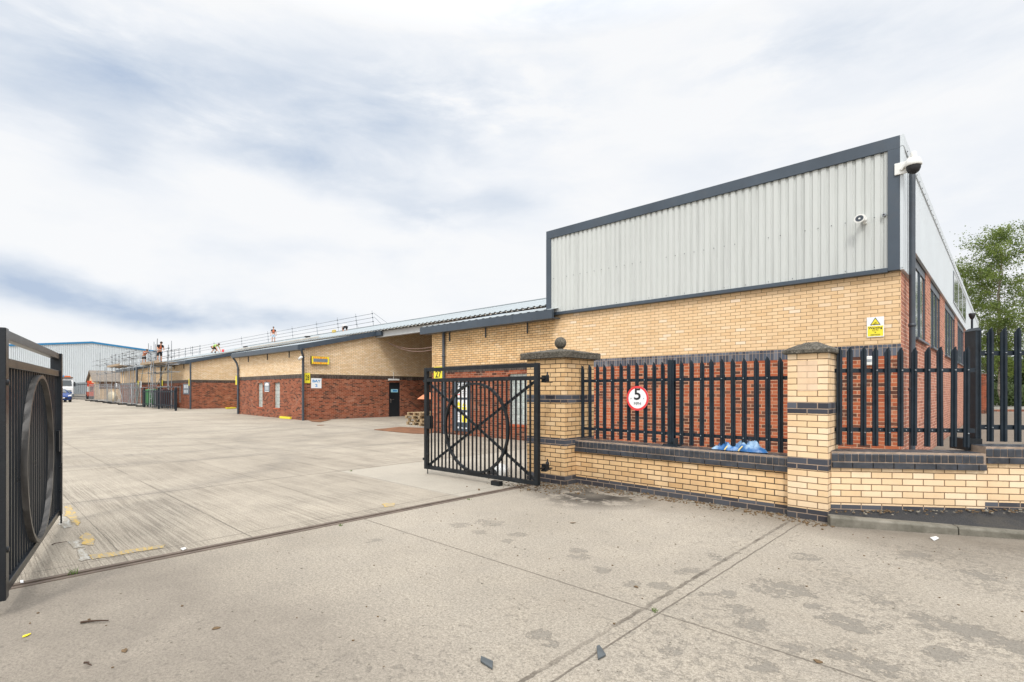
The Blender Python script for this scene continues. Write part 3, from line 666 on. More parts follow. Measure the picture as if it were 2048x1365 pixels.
# ---------- terrace of units with loading bays between
def roof_z(y): return 3.96+.222*(y-11.85) if y <= 16.5 else 4.995+.25*(y-16.5)
YR, YB = 28.4, 41.0
def unit(xl, xr, label, m_red, m_cream, m_sol, holes=(), right=True, left=True, yb=26.5, ov=.22, group='brick units with loading bays between them'):
    root = thing('brick_unit', label, 'building', ((xl+xr)/2, Y0, 0), group=group); L = Vector(root.location)
    segs = [('y', Y0, xl, xr, EAVE+.02, 1)]
    gz = lambda p: roof_z(p)-.16
    if right: segs.append(('x', xr, Y0, yb, None, -1))
    if left: segs.append(('x', xl, Y0, yb, None, 1))
    r, s2, c = MB(), MB(), MB()
    for (ax, c0, p0, p1, zt, sg) in segs:
        hs = [h_[2:] for h_ in holes if h_[0] == ax and abs(h_[1]-c0) < .01]
        for (q0, q1) in (((p0, p1),) if ax == 'y' else ((p0, 16.5), (16.5, p1))):
            hh = [q for q in hs if q0 <= q[0] < q1]
            panel(r, ax, c0, q0, q1, -.3, SOL0, hh, sgn=sg); panel(s2, ax, c0-.004*sg, q0, q1, SOL0, SOL1, hh, sgn=sg)
            panel(c, ax, c0, q0, q1, SOL1, zt if zt else gz, hh, sgn=sg)
    def bld(b, n, m_, **k):
        b.v = [tuple(Vector(p)-L) for p in b.v]; o = b.build(n, m_, root, **k); 
        me = o.data; uv = me.uv_layers[0]
        for p in me.polygons:
            for li in p.loop_indices:
                uu = uv.data[li].uv
                if abs(p.normal.z) > .8: uv.data[li].uv = (uu[0]+L.x, uu[1]+L.y)
                elif abs(p.normal.x) > abs(p.normal.y): uv.data[li].uv = (uu[0]+L.y, uu[1])
                else: uv.data[li].uv = (uu[0]+L.x, uu[1])
        return o
    bld(r, 'lower_wall', m_red, fix=False); bld(s2, 'soldier_course', m_sol, fix=False); bld(c, 'upper_wall', m_cream, fix=False)
    # roof over the front part
    b = MB(); x0, x1 = xl-ov, xr+ov
    n = int((x1-x0)/.33); vs = []; fs = []
    for k in range(n+1):
        xx = x0+(x1-x0)*k/n
        for dd, off in ((0, 0), (.04, .014), (.12, .014), (.16, 0)):
            if xx+dd > x1: continue
            for yy in (11.82, 16.7): vs.append((xx+dd, yy, roof_z(min(yy, 16.5))+off+(.04 if yy > 16.5 else 0)))
    for i in range(len(vs)//2-1): fs.append((2*i, 2*i+2, 2*i+3, 2*i+1))
    b.add(vs, fs); bld(b, 'roof', M_roof, fix=False)
    b = MB(); b.box(x0, x1, 11.80, 11.9, EAVE-.01, 3.945); b.box(x0, x1, 11.9, Y0, EAVE, EAVE+.03)
    for k in range(1, 4): b.box(x0+(x1-x0)*k/4-.012, x0+(x1-x0)*k/4+.012, 11.795, 11.80, EAVE-.01, 3.945)
    bld(b, 'eaves_fascia', M_antr)
    for xx in ((x1,) if right else ())+((x0,) if left else ()):
        b = MB(); sgn = 1 if xx == x1 else -1
        b.add([(xx+sgn*.004, 11.902, 3.97), (xx+sgn*.004, 16.6, 5.06), (xx+sgn*.004, 16.6, 4.80), (xx+sgn*.004, 11.902, 3.71), (xx-sgn*.05, 11.902, 3.97), (xx-sgn*.05, 16.6, 5.06), (xx-sgn*.05, 16.6, 4.80), (xx-sgn*.05, 11.902, 3.71)],
              [(0, 1, 2, 3), (7, 6, 5, 4), (0, 4, 5, 1), (3, 2, 6, 7), (1, 5, 6, 2), (0, 3, 7, 4)])
        bld(b, 'verge_fascia', M_antr)
    for fx in (.18, .5, .82): b = MB(); b.box(xl+(xr-xl)*fx-.012, xl+(xr-xl)*fx+.012, Y0-.05, Y0, EAVE-.32, EAVE); bld(b, 'gutter_bracket', M_pipe)
    for h_ in holes:
        ax, c0, p0, p1, z0, z1 = h_
        if z0 < .3: continue
        sg = 1 if ax == 'y' or c0 == xl else -1
        b = MB()
        if ax == 'y': b.box(p0, p1, c0+.09*sg, c0+.12*sg, z0, z1)
        wd = bld(b, 'glass_block_window', M_block)
        b = MB(); b.box(p0-.03, p1+.03, c0-.03, c0+.09, z0-.08, z0-.002); b.v = [tuple(Vector(p)-L) for p in b.v]; b.build('sill', paint_sill, wd)
    return root, bld, L
DARKC = M_creamC
# unit 27 joins the tall building
h27 = [('y', Y0, PY(1016, Y0), PY(1053, Y0)+.1, .50, 2.12)]
u27, bld27, L27 = unit(x27, XS, 'brick unit with a yellow 27 sign, joined to the tall clad building', M_red, M_cream, M_brownS, h27, right=False)
x28l, x28r = PY(478, Y0), PY(606.5, Y0)
def hole(ua, ub, z0=.62, z1=2.05): return ('y', Y0, PY(ua, Y0), PY(ub, Y0), z0, z1)
h28 = [hole(515, 525), hole(547.5, 559.5), ('x', x28r, PX(778, x28r), PX(800.5, x28r), 0.0, 2.08)]
u28, bld28, L28 = unit(x28l, x28r, 'brick unit with a 28 sign, BAY 2 sign and hazard-striped display on its side', M_red, M_creamC, M_brownS, h28)
xcl, xcr = PY(322, Y0), PY(380, Y0)
uC, bldC, LC = unit(xcl, xcr, 'brick unit behind the green skip enclosure, third from the tall building', M_red, M_creamC, M_brownS, [hole(356.5, 361), hole(335, 339)])
xdl, xdr = PY(241, Y0), PY(274, Y0)
uD, bldD, LD = unit(xdl, xdr, 'farthest brick unit, behind scaffold poles and mesh fencing', M_red, M_creamC, M_brownS, [])
# door in unit 28 side
ya, yb = h28[2][2], h28[2][3]
dr = thing('door', 'x', None) if False else None
b = MB(); b.box(x28r-.11, x28r-.06, ya+.03, yb-.03, .0, 2.04); dpo = bld28(b, 'door', M_doorp)
b = MB(); b.box(-.062, -.05, ya-L28.y+.12, ya-L28.y+.20, .88, 1.12); b.box(-.05, -.01, ya-L28.y+.14, ya-L28.y+.17, 1.04, 1.07); b.box(-.02, -.005, ya-L28.y+.14, ya-L28.y+.36, 1.04, 1.065)
b.v = [(p[0]+x28r-L28.x, p[1], p[2]) for p in b.v]; b.build('handle', M_chrome, dpo)
b = MB(); b.box(x28r-L28.x-.058, x28r-L28.x-.052, (ya+yb)/2-L28.y-.22, (ya+yb)/2-L28.y+.26, 1.50, 1.68); b.build('door_sign', paint('pale_blue_notice', (.35, .65, .75), .5), dpo)
b = MB(); b.box(x28r-L28.x-.052, x28r-L28.x-.049, (ya+yb)/2-L28.y-.10, (ya+yb)/2-L28.y+.20, 1.54, 1.64); b.build('door_sign_text', M_bluep, dpo)
b = MB(); b.box(x28r-.12, x28r-.055, ya-.02, ya+.03, 0, 2.08); b.box(x28r-.12, x28r-.055, yb-.03, yb+.02, 0, 2.08); b.box(x28r-.12, x28r-.055, ya+.03, yb-.03, 2.04, 2.08); bld28(b, 'door_frame', M_doorp)
# floodlight above that door
lt = thing('door_light', 'slim white bulkhead light above the black side door', 'light', (x28r, (ya+yb)/2-.1, 2.2))
b = MB(); b.box(0, .12, -.36, .36, 0, .10); b.build('lamp_housing', M_plasticw, lt, bevel=.015); b = MB(); b.tube([(.03, 0, .1), (.03, 0, .42)], .012, 6); b.lathe([(.03, 0), (.04, .04), (.02, .06)], 8, Matrix.Translation((.03, 0, .42))); b.build('conduit', M_plasticw, lt)

# main roof over the whole row (loading bay canopy)
root = thing('main_roof', 'long pale sheet roof spanning the brick units and loading bays', 'roof')
XR0, XR1 = -80.0, XS+2
def corr(b, xa, xb, ya, yb, zf, pitch=.33):
    n = int((xb-xa)/pitch); vs = []; fs = []
    for k in range(n+1):
        for dd, off in ((0, 0), (.05, .04), (.13, .04), (.18, 0)):
            xx = xa+k*pitch+dd
            if xx > xb: continue
            vs += [(xx, ya, zf(ya)+off), (xx, yb, zf(yb)+off)]
    for i in range(len(vs)//2-1): fs.append((2*i, 2*i+2, 2*i+3, 2*i+1))
    b.add(vs, fs)
mz = lambda y: 5.10+.25*(y-16.5) if y <= YR else 5.10+.25*(YR-16.5)-.25*(y-YR)
b = MB(); corr(b, XR0, XR1, 16.35, YR, mz); corr(b, XR0, XR1, YR, YB, mz); b.build('roof_sheets', M_roof, root, fix=False)
b = MB(); corr(b, XR0, XR1, 16.3, 17.4, lambda y: mz(y)-.05); b.build('eaves_sheets', M_roofd, root, fix=False)
b = MB(); b.box(XR0, XR1, YR-.25, YR+.25, mz(YR)+.0, mz(YR)+.05); b.build('ridge_cap', M_roof, root)
b = MB(); b.box(XR0, XR1, 16.52, 16.66, 4.68, 4.98); b.box(XR0, XR1, 16.45, 16.72, 4.96, 4.985); b.box(XR0, XR1, 16.45, 16.72, 4.66, 4.68); b.build('eaves_beam', M_beam, root)
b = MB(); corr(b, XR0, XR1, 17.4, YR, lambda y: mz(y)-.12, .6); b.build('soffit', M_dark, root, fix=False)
# rooflight strips lying on the roof above unit 28
b = MB(); b.add([(-52, 16.0, 5.0), (-30, 16.0, 5.0), (-30, 17.6, 5.48), (-52, 17.6, 5.48), (-52, 16.0, 4.92), (-30, 16.0, 4.92)], [(0, 1, 2, 3), (0, 4, 5, 1)])
# back walls closing the bays
b = MB()
panel(b, 'y', 26.5, XR0, XR1, -.3, SOL1); bw = b.build('rear_lower_wall', M_red, root, fix=False)
b = MB(); panel(b, 'y', 26.5, XR0, XR1, SOL1, 7.4); b.build('rear_upper_wall', M_creamC, root, fix=False)
b = MB(); b.quad((XR0, 26.5, 0), (XR0, YB, 0), (XR0, YB, mz(YB)), (XR0, YR, mz(YR)), (XR0, 26.5, mz(26.5))); b.quad((XR0, YB, 0), (XR1, YB, 0), (XR1, YB, mz(YB)), (XR0, YB, mz(YB))); b.build('end_wall', M_cladS, root)
# box end pieces of the verge where it meets the canopy
for xr in (x28r, xcr, xdr):
    b = MB(); b.box(xr-.1, xr+.75, 16.35, 16.5, 4.74, 5.08); b.build('eaves_end_box', M_antr, root)

# far gabled cream building
b0x, b1x, apx = PY(177, Y0), PY(190, Y0), PY(183, Y0)
gh = thing('gabled_building', 'small cream gabled building at the far end of the yard behind the scaffold', 'building', ((b0x+b1x)/2, Y0, 0)); L = Vector(gh.location)
hw = (b1x-b0x)/2
b = MB(); b.prism([(-hw, -.3), (hw, -.3), (hw, 2.95), (0, 4.25), (-hw, 2.95)], 0, 4.6, 'y'); b.build('walls', M_creamC, gh)
b = MB()
for s in (-1, 1): b.add([(0, -.3, 4.42), (0, 4.9, 4.42), (s*(hw+.3), 4.9, 2.92), (s*(hw+.3), -.3, 2.92), (0, -.3, 4.30), (0, 4.9, 4.30), (s*(hw+.3), 4.9, 2.80), (s*(hw+.3), -.3, 2.80)], [(0, 1, 2, 3), (4, 7, 6, 5), (0, 3, 7, 4), (1, 5, 6, 2), (3, 2, 6, 7)])
b.build('roof', paint('tan_roof', (.20, .17, .14), .9, var=.25), gh)
b = MB(); b.box(hw, hw+.04, .4, 4.2, 1.9, 2.9); b.box(-1.2, 1.2, -.04, 0, .3, 2.4); b.build('cladding_panel', M_brownw, gh)

# distant warehouse
WX = -153; 
def yW(u): return PX(u, WX)
dw = thing('distant_warehouse', 'large pale grey ribbed warehouse with a blue roof line beyond the yard', 'warehouse', (WX, yW(184), 0))
ya, yp, yb = yW(19), yW(184), yW(184)*2-yW(19)
ze, zp = PX(19, WX, 692)[1], PX(184, WX, 686)[1]
ya -= yp; yb -= yp
b = MB(); n = 84; vs = []; fs = []
for k in range(n+1):
    for q, d in ((0, 0), (.6, 0), (.7, .12), (.9, .12)):
        yy = ya+(yb-ya)*(k+q)/n
        if yy > yb: continue
        zt = zp-(zp-ze)*abs(yy)/abs(ya); vs += [(-d, yy, -.5), (-d, yy, zt)]
for i in range(len(vs)//2-1): fs.append((2*i, 2*i+2, 2*i+3, 2*i+1))
b.add(vs, fs); b.build('gable_wall', M_cladS, dw, fix=False)
b = MB(); b.quad((-.1, ya, 0), (-.1, ya, ze), (-60, ya, ze), (-60, ya, 0)); b.quad((-.1, yb, 0), (-60, yb, 0), (-60, yb, ze), (-.1, yb, ze)); b.quad((-60, ya, 0), (-60, ya, ze), (-60, 0, zp), (-60, yb, ze), (-60, yb, 0)); b.build('side_wall', M_cladS, dw)
b = MB()
for s, ye in ((-1, ya), (1, yb)): b.add([(.15, 0, zp+.12), (.15, ye*1.01, ze+.12), (-60, ye*1.01, ze+.12), (-60, 0, zp+.12)], [(0, 1, 2, 3)])
b.build('roof', M_roof, dw)
b = MB()
for ye in (ya, yb): b.add([(.2, 0, zp+.3), (.2, ye*1.01, ze+.3), (.2, ye*1.01, ze-.1), (.2, 0, zp-.1), (-.2, 0, zp+.3), (-.2, ye*1.01, ze+.3), (-.2, ye*1.01, ze-.1), (-.2, 0, zp-.1)], [(0, 1, 2, 3), (4, 7, 6, 5), (0, 4, 5, 1), (3, 2, 6, 7), (1, 5, 6, 2)])
b.build('blue_roof_trim', M_bluetrim, dw)

# ---------- downpipes
def downpipe(pts, r, label, loc):
    t = thing('downpipe', label, 'downpipe', loc, group='dark rainwater pipes')
    b = MB(); b.tube(pts, r, 12); b.build('pipe', M_pipe, t)
    b = MB()
    for z in (.35, 1.6, 2.85): b = MB(); b.lathe([(r, -.03), (r+.012, -.03), (r+.012, .03), (r, .03)], 12, Matrix.Translation((pts[0][0], pts[0][1], z))); b.build('pipe_collar', M_pipe, t)
    return t
xp = PY(887, Y0-.08); downpipe([(0, 0, 0), (0, 0, 3.72)], .055, 'dark downpipe beside the yellow 27 sign', (xp, Y0-.075, 0))
xp = PY(605.5, Y0-.1)
downpipe([(0, 0, 0), (0, 0, 3.05), (.10, -.04, 3.35), (.28, -.2, 3.62), (.28, -.2, 3.75)], .06, 'dark cranked downpipe on the corner by the yellow 28 sign', (xp, Y0-.085, .0))
xp = PY(475.5, Y0-.1)
downpipe([(0, 0, 0), (0, 0, 2.95), (-.1, -.04, 3.25), (-.28, -.2, 3.6), (-.28, -.2, 3.75)], .06, 'dark cranked downpipe on the left corner of the unit with two glass block windows', (xp, Y0-.085, zg(xp)))
xp = PY(381, Y0-.1); downpipe([(0, 0, 0), (0, 0, 3.6)], .065, 'dark downpipe on the corner right of the dark framed sign, unit behind the skip enclosure', (xp, Y0-.1, zg(xp)))
xp = PY(321.5, Y0-.1); downpipe([(0, 0, 0), (0, 0, 3.6)], .07, 'dark downpipe behind the scaffold deck where two workers stand', (xp, Y0-.1, zg(xp)))
xp = PY(274, Y0-.1); downpipe([(0, 0, 0), (0, 0, 3.6)], .08, 'farthest dark downpipe, beside the farthest yellow sign', (xp, Y0-.1, zg(xp)))
yp_ = PX(1824.5, XC+.115)
downpipe([(0, 0, 0), (0, 0, 5.62), (0, -.0, 5.95), (-.05, .03, 6.08)], .052, 'tall dark downpipe down the clad side wall under the dome camera', (XC+.115, yp_, 0))

# ================================================================= PILLARS AND FRONT WALLS
def pillar(name, label, x0, x1, y0, y1, zt, bandz, z0=-.1, ball=False, rot=0, over=.06, caph=.1, capt=.1, base=.15):
    t = thing(name, label, 'gate pillar', ((x0+x1)/2, (y0+y1)/2, 0), rot); a, c = (x1-x0)/2, (y1-y0)/2
    zs = sorted({z0, base, zt, *[q for bz in bandz for q in bz]})
    bc, bb = MB(), MB()
    for lo, hi in zip(zs[:-1], zs[1:]):
        blue = hi <= base+1e-6 or any(lo >= q[0]-1e-6 and hi <= q[1]+1e-6 for q in bandz)
        e = .003 if blue else 0
        (bb if blue else bc).box(-a-e, a+e, -c-e, c+e, lo, hi)
    bc.build('brick_shaft', M_cream if ball else M_creamC, t); bb.build('blue_brick_band', M_blue, t)
    m = MB(); A, Cc = a+over, c+over
    vs = [(-A, -Cc, zt), (A, -Cc, zt), (A, Cc, zt), (-A, Cc, zt), (-A, -Cc, zt+capt), (A, -Cc, zt+capt), (A, Cc, zt+capt), (-A, Cc, zt+capt)]
    k = .22; vs += [(-A*k, -Cc*k, zt+capt+caph), (A*k, -Cc*k, zt+capt+caph), (A*k, Cc*k, zt+capt+caph), (-A*k, Cc*k, zt+capt+caph)]
    m.add(vs, [(0, 3, 2, 1), (0, 1, 5, 4), (1, 2, 6, 5), (2, 3, 7, 6), (3, 0, 4, 7), (4, 5, 9, 8), (5, 6, 10, 9), (6, 7, 11, 10), (7, 4, 8, 11), (8, 9, 10, 11)])
    cp = m.build('stone_cap', M_stone, t, bevel=.012)
    sd_ = cp.modifiers.new('sub', 'SUBSURF'); sd_.subdivision_type = 'SIMPLE'; sd_.levels = sd_.render_levels = 5
    tx = bpy.data.textures.new('chip', 'CLOUDS'); tx.noise_scale = .05; dm = cp.modifiers.new('chip', 'DISPLACE'); dm.texture = tx; dm.strength = .022; dm.mid_level = .6
    if ball:
        m = MB(); pr = [(.02, 0), (.055, .01), (.05, .035)]+[(.105*math.sin(q), .125-.105*math.cos(q)) for q in [R(30+i*10) for i in range(15)]]+[(.002, .2305)]
        m.lathe(pr, 28, Matrix.Translation((0, 0, zt+capt+caph-.01))); m.build('stone_ball', M_stone, t)
    return t
# pillar 1
px, py = PD(1129.5, 8.63); P1x1, P1y0 = px, py; P1x0, P1y1 = px-.84, py+.84
zP1 = CAMH+(HOR-716)*8.63/FPX
def zat(v, zc): return CAMH+(HOR-v)*zc/FPX
B1 = [(zat(806, 8.63), zat(790, 8.63)), (zat(893, 8.63), zat(877.5, 8.63))]
pillar('gate_pillar', 'large cream brick gate pillar with stone cap and stone ball', P1x0, P1x1, P1y0, P1y1, zP1, B1, ball=True, over=.09, caph=.075, capt=.11)
# pillar 2
qx, qy = PD(1656, 6.18); P2x1, P2y0 = qx, qy; P2x0, P2y1 = qx-.44, qy+.5
B2 = [(zat(828.5, 6.18), zat(805, 6.18)), (zat(943, 6.18), zat(919, 6.18))]
pillar('gate_pillar', 'smaller cream brick pillar with chipped stone cap between the two fence runs', P2x0, P2x1, P2y0, P2y1, zat(706, 6.18), B2, base=.13, over=.05, caph=.10, capt=.055)
M_smear = brick('residue_brick', [(0, (.76, .55, .36)), (1, (.82, .62, .44))], (.45, .32, .22), stain=.3, ms=.004)
pcx, pcy = (P2x0+P2x1)/2, (P2y0+P2y1)/2
b = MB(); o_ = [(P2x0+.11+random.gauss(0, .006)-pcx if k in (0, 3) else P2x0+.325+random.gauss(0, .006)-pcx, zz) for k, zz in enumerate((zat(706, 6.18)-.455, zat(706, 6.18)-.45, zat(706, 6.18)-.09, zat(706, 6.18)-.085))]
b.prism(o_, P2y0-pcy-.003, P2y0-pcy+.01, 'y'); lb = b.build('poster_residue', M_smear); lb.location = (pcx, pcy, 0); tag(lb, 'pale rectangle of poster residue on the smaller pillar', 'residue')

def coping_wall(name, label, ox, oy, ang, length, ztop, z0, base, step=None, joint=0., thick=.30, m_=None):
    """wall in its own frame: x along, front face at y=0, body behind it"""
    t = thing(name, label, 'wall', (ox, oy, 0), ang)
    runs = [(0, length, ztop)] if step is None else [(0, step[0], ztop), (step[0], length, ztop+step[1])]
    bc, bb, bm_, co = MB(), MB(), MB(), MB()
    for (a, c, zt) in runs:
        zc0 = zt-.205
        bc.box(a, c, 0, thick, base, zc0); bb.box(a, c, -.003, thick+.003, z0, base)
        # stretcher course and brick-on-edge coping, each brick its own block on a mortar bed
        bm_.box(a, c, -.012, thick+.012, zc0, zt-.008)
        x = a+.004
        while x < c-.05:
            l = min(.215, c-x-.004); j = random.uniform(-.0015, .0015)
            co.box(x, x+l, -.038+j, .05, zc0+.004, zc0+.070); co.box(x, x+l, thick-.05, thick+.038, zc0+.004, zc0+.070); x += .225
        x = a+.003; 
        while x < c-.03:
            l = .0685; j = random.uniform(-.002, .002); dz_ = random.uniform(-.002, .002)
            e = min(x+l, c)
            # bull-nosed front edge
            pr = [(-.018+j, zc0+.082), (thick+.018, zc0+.082), (thick+.018, zt-.03), (thick+.008, zt-.008), (thick-.02, zt+dz_), (.03, zt+dz_), (-.002, zt-.012+dz_), (-.018+j, zt-.042)]
            co.prism(pr, x, e, 'x'); x += .0745
    if step is not None: bb.box(step[0], length, -.003, thick+.003, base, base+.075)
    def bl(b, n, m2, **k): return b.build(n, m2, t, **k)
    bl(bc, 'brick_body', m_ or M_cream); bl(bb, 'blue_brick_base', M_blue); bl(bm_, 'coping_mortar', M_mortar); bl(co, 'coping_bricks', M_bullnose, bevel=.003)
    return t
W1x, W1y = P1x1+.002, P1y0+.30
coping_wall('boundary_wall', 'low cream brick wall with blue brick coping between the two pillars', W1x, W1y, 0, P2x0-W1x-.002, .745, -.1, .12)
WLx, WLy = PD(1662, 6.27); WR = PD(1970, 6.04); angR = math.atan2(WR[1]-WLy, WR[0]-WLx); dR = math.hypot(WR[0]-WLx, WR[1]-WLy)
W2 = coping_wall('boundary_wall', 'low cream brick wall right of the smaller pillar, stepping up to the right', WLx, WLy, angR, 4.2, .845, -.1, .20, step=(dR, .082), m_=M_creamC)
b = MB(); b.box(-.12, 0, .02, .22, -.1, .82); mt = b.build('mortar_joint', M_mortar); mt.location = (WLx, WLy, 0); mt.rotation_euler = (0, 0, angR); tag(mt, 'mortar filled gap between the smaller pillar and the right wall', 'mortar')

# pavement and kerb
kx0, ky0 = PD(1660, 6.02); kx1, ky1 = G(1908, 1066, .0); kx2, ky2 = G(2048, 1080, 0)
angK = math.atan2(ky2-ky0, kx2-kx0)
def local(x, y, ox, oy, a): dx, dy = x-ox, y-oy; return (dx*math.cos(a)+dy*math.sin(a), -dx*math.sin(a)+dy*math.cos(a))
l1 = local(kx1, ky1, kx0, ky0, angK)[0]
kb = thing('kerb', 'concrete kerb stones edging the pavement', None, (kx0, ky0, 0), angK); kb['kind'] = 'structure'
xs_ = [0, l1, l1+.92, l1+1.84, l1+2.76, l1+3.68]
for a, c in zip(xs_[:-1], xs_[1:]):
    b = MB(); vs = []
    for q in (a+.004, c-.004):
        kt = .115-.022*min(q, 2.6); vs += [(q, 0, -.1), (q, .13, -.1), (q, .13, kt), (q, .02, kt), (q, 0, kt-.02)]
    b.add(vs, [(0, 1, 2, 3, 4), (9, 8, 7, 6, 5)]+[(k, k+5, (k+1) % 5+5, (k+1) % 5) for k in range(5)]); b.build('kerb_stone', M_kerb, kb, bevel=.008)
ca_, sa_ = math.cos(angK), math.sin(angK)
p_a = (kx0-.12*sa_, ky0+.12*ca_); p_b = (p_a[0]+5*ca_, p_a[1]+5*sa_); p_c = (WLx+4.2*math.cos(angR), WLy+4.2*math.sin(angR)); p_d = (WLx, WLy)
b = MB(); vs = []; fs = []
for i in range(13):
    f = i/12; ax_, ay_ = p_a[0]+(p_b[0]-p_a[0])*f, p_a[1]+(p_b[1]-p_a[1])*f; bx_, by_ = p_d[0]+(p_c[0]-p_d[0])*f, p_d[1]+(p_c[1]-p_d[1])*f
    for j in range(6):
        q = j/5; ke = .111-.022*min(5*f, 2.6); vs.append((ax_+(bx_-ax_)*q, ay_+(by_-ay_)*q, ke+(.125+.17*f-ke)*q**1.1))
for i in range(12):
    for j in range(5): fs.append((i*6+j, (i+1)*6+j, (i+1)*6+j+1, i*6+j+1))
b.add(vs, fs, True); struct(b.build('pavement', M_asph), 'dark asphalt pavement strip')

# ================================================================= PALISADE
def pale_mesh(b, x, y, z0, z1, wd=.068, T=None, lean=0, single=True, dep=.022):
    """pale in local coords; ridged section, one pointed top"""
    prof = [(-.5, .010), (-.42, 0.), (-.20, 0.), (-.08, -dep), (.08, -dep), (.20, 0.), (.42, 0.), (.5, .010)]
    tip = .072; th = .0035; vs = []; fs = []; n = len(prof)
    for side in (0, 1):
        for (q, d) in prof:
            zt = z1-tip*min(1, abs(q)*2); sh = lean*(z1-z0)
            vs.append((x+q*wd, y+d+side*th, z0)); vs.append((x+q*wd+sh, y+d+side*th, zt))
    for s_ in (0, 1):
        o = s_*2*n
        for i in range(n-1): fs.append((o+2*i, o+2*i+2, o+2*i+3, o+2*i+1))
    for i in range(n-1): fs.append((2*i+1, 2*i+3, 2*n+2*i+3, 2*n+2*i+1)); fs.append((2*i, 2*n+2*i, 2*n+2*i+2, 2*i+2))
    fs.append((0, 1, 2*n+1, 2*n)); fs.append((2*n-2, 2*n-1, 4*n-1, 4*n-2))
    b.add(vs, fs, M=T)
class Each:
    """collects small parts; each becomes an object of its own"""
    def __init__(s): s.l = []
    def build(s, n, m_, parent):
        for b in s.l: b.build(n, m_, parent)
def bolt(b, x, y, z):
    if isinstance(b, Each): q = MB(); b.l.append(q); b = q
    b.lathe([(.008, 0), (.008, -.008), (.004, -.012)], 6, Matrix.Translation((x, y, z)), ax='y')
# run 1 between the pillars
YF = W1y+.16
f1 = thing('palisade_fence', 'dark palisade fence on the low wall between the two pillars', 'fence', (W1x, YF, 0))
zr1, zr0, zt1, zb1 = 1.735, .925, 2.02, .775
for i, u in enumerate([1167, 1181.5, 1196.3, 1210.4, 1226.5, 1243, 1259, 1275.5, 1292, 1309.5, 1327.5, 1364, 1384, 1404.5, 1424.7, 1446, 1467.5, 1489.5, 1514, 1537, 1562]):
    x = PY(u, YF)-W1x; b = MB(); pale_mesh(b, x, -.03, zb1+random.uniform(-.012, .012), zt1+random.uniform(-.01, .01), lean=random.uniform(-.006, .006)); b.build('pale', M_pal, f1, fix=False)
for z in (zr1, zr0):
    b = MB(); b.box(-.10, P2x0-W1x+.0, .0, .006, z-.024, z+.024); b.box(-.10, P2x0-W1x, .006, .045, z-.024, z-.018); b.build('rail', M_pal, f1)
b = Each()
for u in [1196.3, 1226.5, 1259, 1292, 1327.5, 1364, 1404.5, 1446, 1489.5, 1537]:
    for z in (zr1, zr0): bolt(b, PY(u, YF)-W1x, -.052, z)
b.build('bolt', M_galv, f1)
xp = PY(1342, YF)-W1x
b = MB(); b.box(xp-.045, xp+.045, -.028, -.018, .755, 2.03); b.box(xp-.006, xp+.006, -.018, .06, .755, 2.03); b.box(xp-.045, xp+.045, .06, .07, .755, 2.03); b.box(xp-.1, xp+.12, -.07, .11, .746, .765)
b.box(xp+.06, xp+.075, -.05, .09, .755, .86); b.build('post', M_pal, f1)
b = MB(); pale_mesh(b, xp+.03, -.05, .80, 2.035); b.build('pale', M_pal, f1, fix=False)
# speed sign on it
sgx = PY(1275.5, YF-.08); sz = zat(797, (YF-.08)/ray(1275.5)[1])
sg = thing('speed_limit_sign', 'round white 5 MPH sign with red rim fixed to the palisade', 'road sign', (sgx, YF-.085, sz))
rr = .192
b = MB(); b.lathe([(rr, .004), (rr, -.001), (rr-.001, -.002)], 48, ax='y'); b.lathe([(rr-.03, .006), (rr-.03, .012)], 24, ax='y'); b.build('backing', M_galv, sg)
b = MB(); n = 48
def annulus(b, r0, r1, y, n=48):
    vs = []; fs = []
    for j in range(n): q = 2*math.pi*j/n; vs += [(r0*math.cos(q), y, r0*math.sin(q)), (r1*math.cos(q), y, r1*math.sin(q))]
    for j in range(n): j2 = (j+1) % n; fs.append((2*j, 2*j2, 2*j2+1, 2*j+1))
    b.add(vs, fs)
b = MB(); b.lathe([(rr-.034, -.0022), (rr-.034, -.0035)], 48, ax='y'); b.build('white_face', M_white, sg)
b = MB(); annulus(b, rr-.034, rr, -.0045); b.build('red_rim', M_redp, sg)
text('speed_number', '5', .25, M_blackp, sg, FY_(0, -.0045, .055), width=.115, bold=.004)
text('speed_unit', 'MPH', .068, M_blackp, sg, FY_(0, -.0045, -.085), width=.12)
b = Each(); bolt(b, -.11, -.005, 0); bolt(b, .11, -.005, 0); b.build('bolt', M_galv, sg)
# run 2 along the right wall
def rl(u, off): # position along right wall frame for bearing u at offset behind the face
    c, s = math.cos(angR), math.sin(angR); d = ray(u)
    # solve (t*d - O) . n = off
    nx, ny = -s, c; t = (off+WLx*nx+WLy*ny)/(d[0]*nx+d[1]*ny); px, py = t*d[0]-WLx, t*d[1]-WLy
    return px*c+py*s
f2 = thing('palisade_fence', 'dark palisade fence on the wall right of the smaller pillar, in front of the corner', 'fence', (WLx, WLy, 0), angR)
for u in [1676.6, 1698.3, 1725, 1749, 1774, 1799.3, 1825.6, 1852.5, 1878.3, 1905, 1930.4]:
    b = MB(); pale_mesh(b, rl(u, .16), .13, .90+random.uniform(-.006, .006), 2.105+random.uniform(-.01, .01), wd=.07, lean=random.uniform(-.006, .006)); b.build('pale', M_pal, f2, fix=False)
xe = rl(1950, .16)
for z in (1.812, 1.09):
    b = MB(); b.box(rl(1660, .16), xe, .16, .166, z-.025, z+.025); b.box(rl(1660, .16), xe, .166, .205, z+.019, z+.025); b.build('rail', M_pal, f2)
b = Each()
for u in [1749, 1799.3, 1825.6, 1852.5, 1878.3, 1905, 1930.4]: bolt(b, rl(u, .16), .108, 1.812)
for u in [1698.3, 1725, 1774, 1930.4]: bolt(b, rl(u, .16), .108, 1.06)
for u in range(1760, 1925, 13): bolt(b, rl(u, .16), .16, 1.09)
b.build('bolt', M_galv, f2)
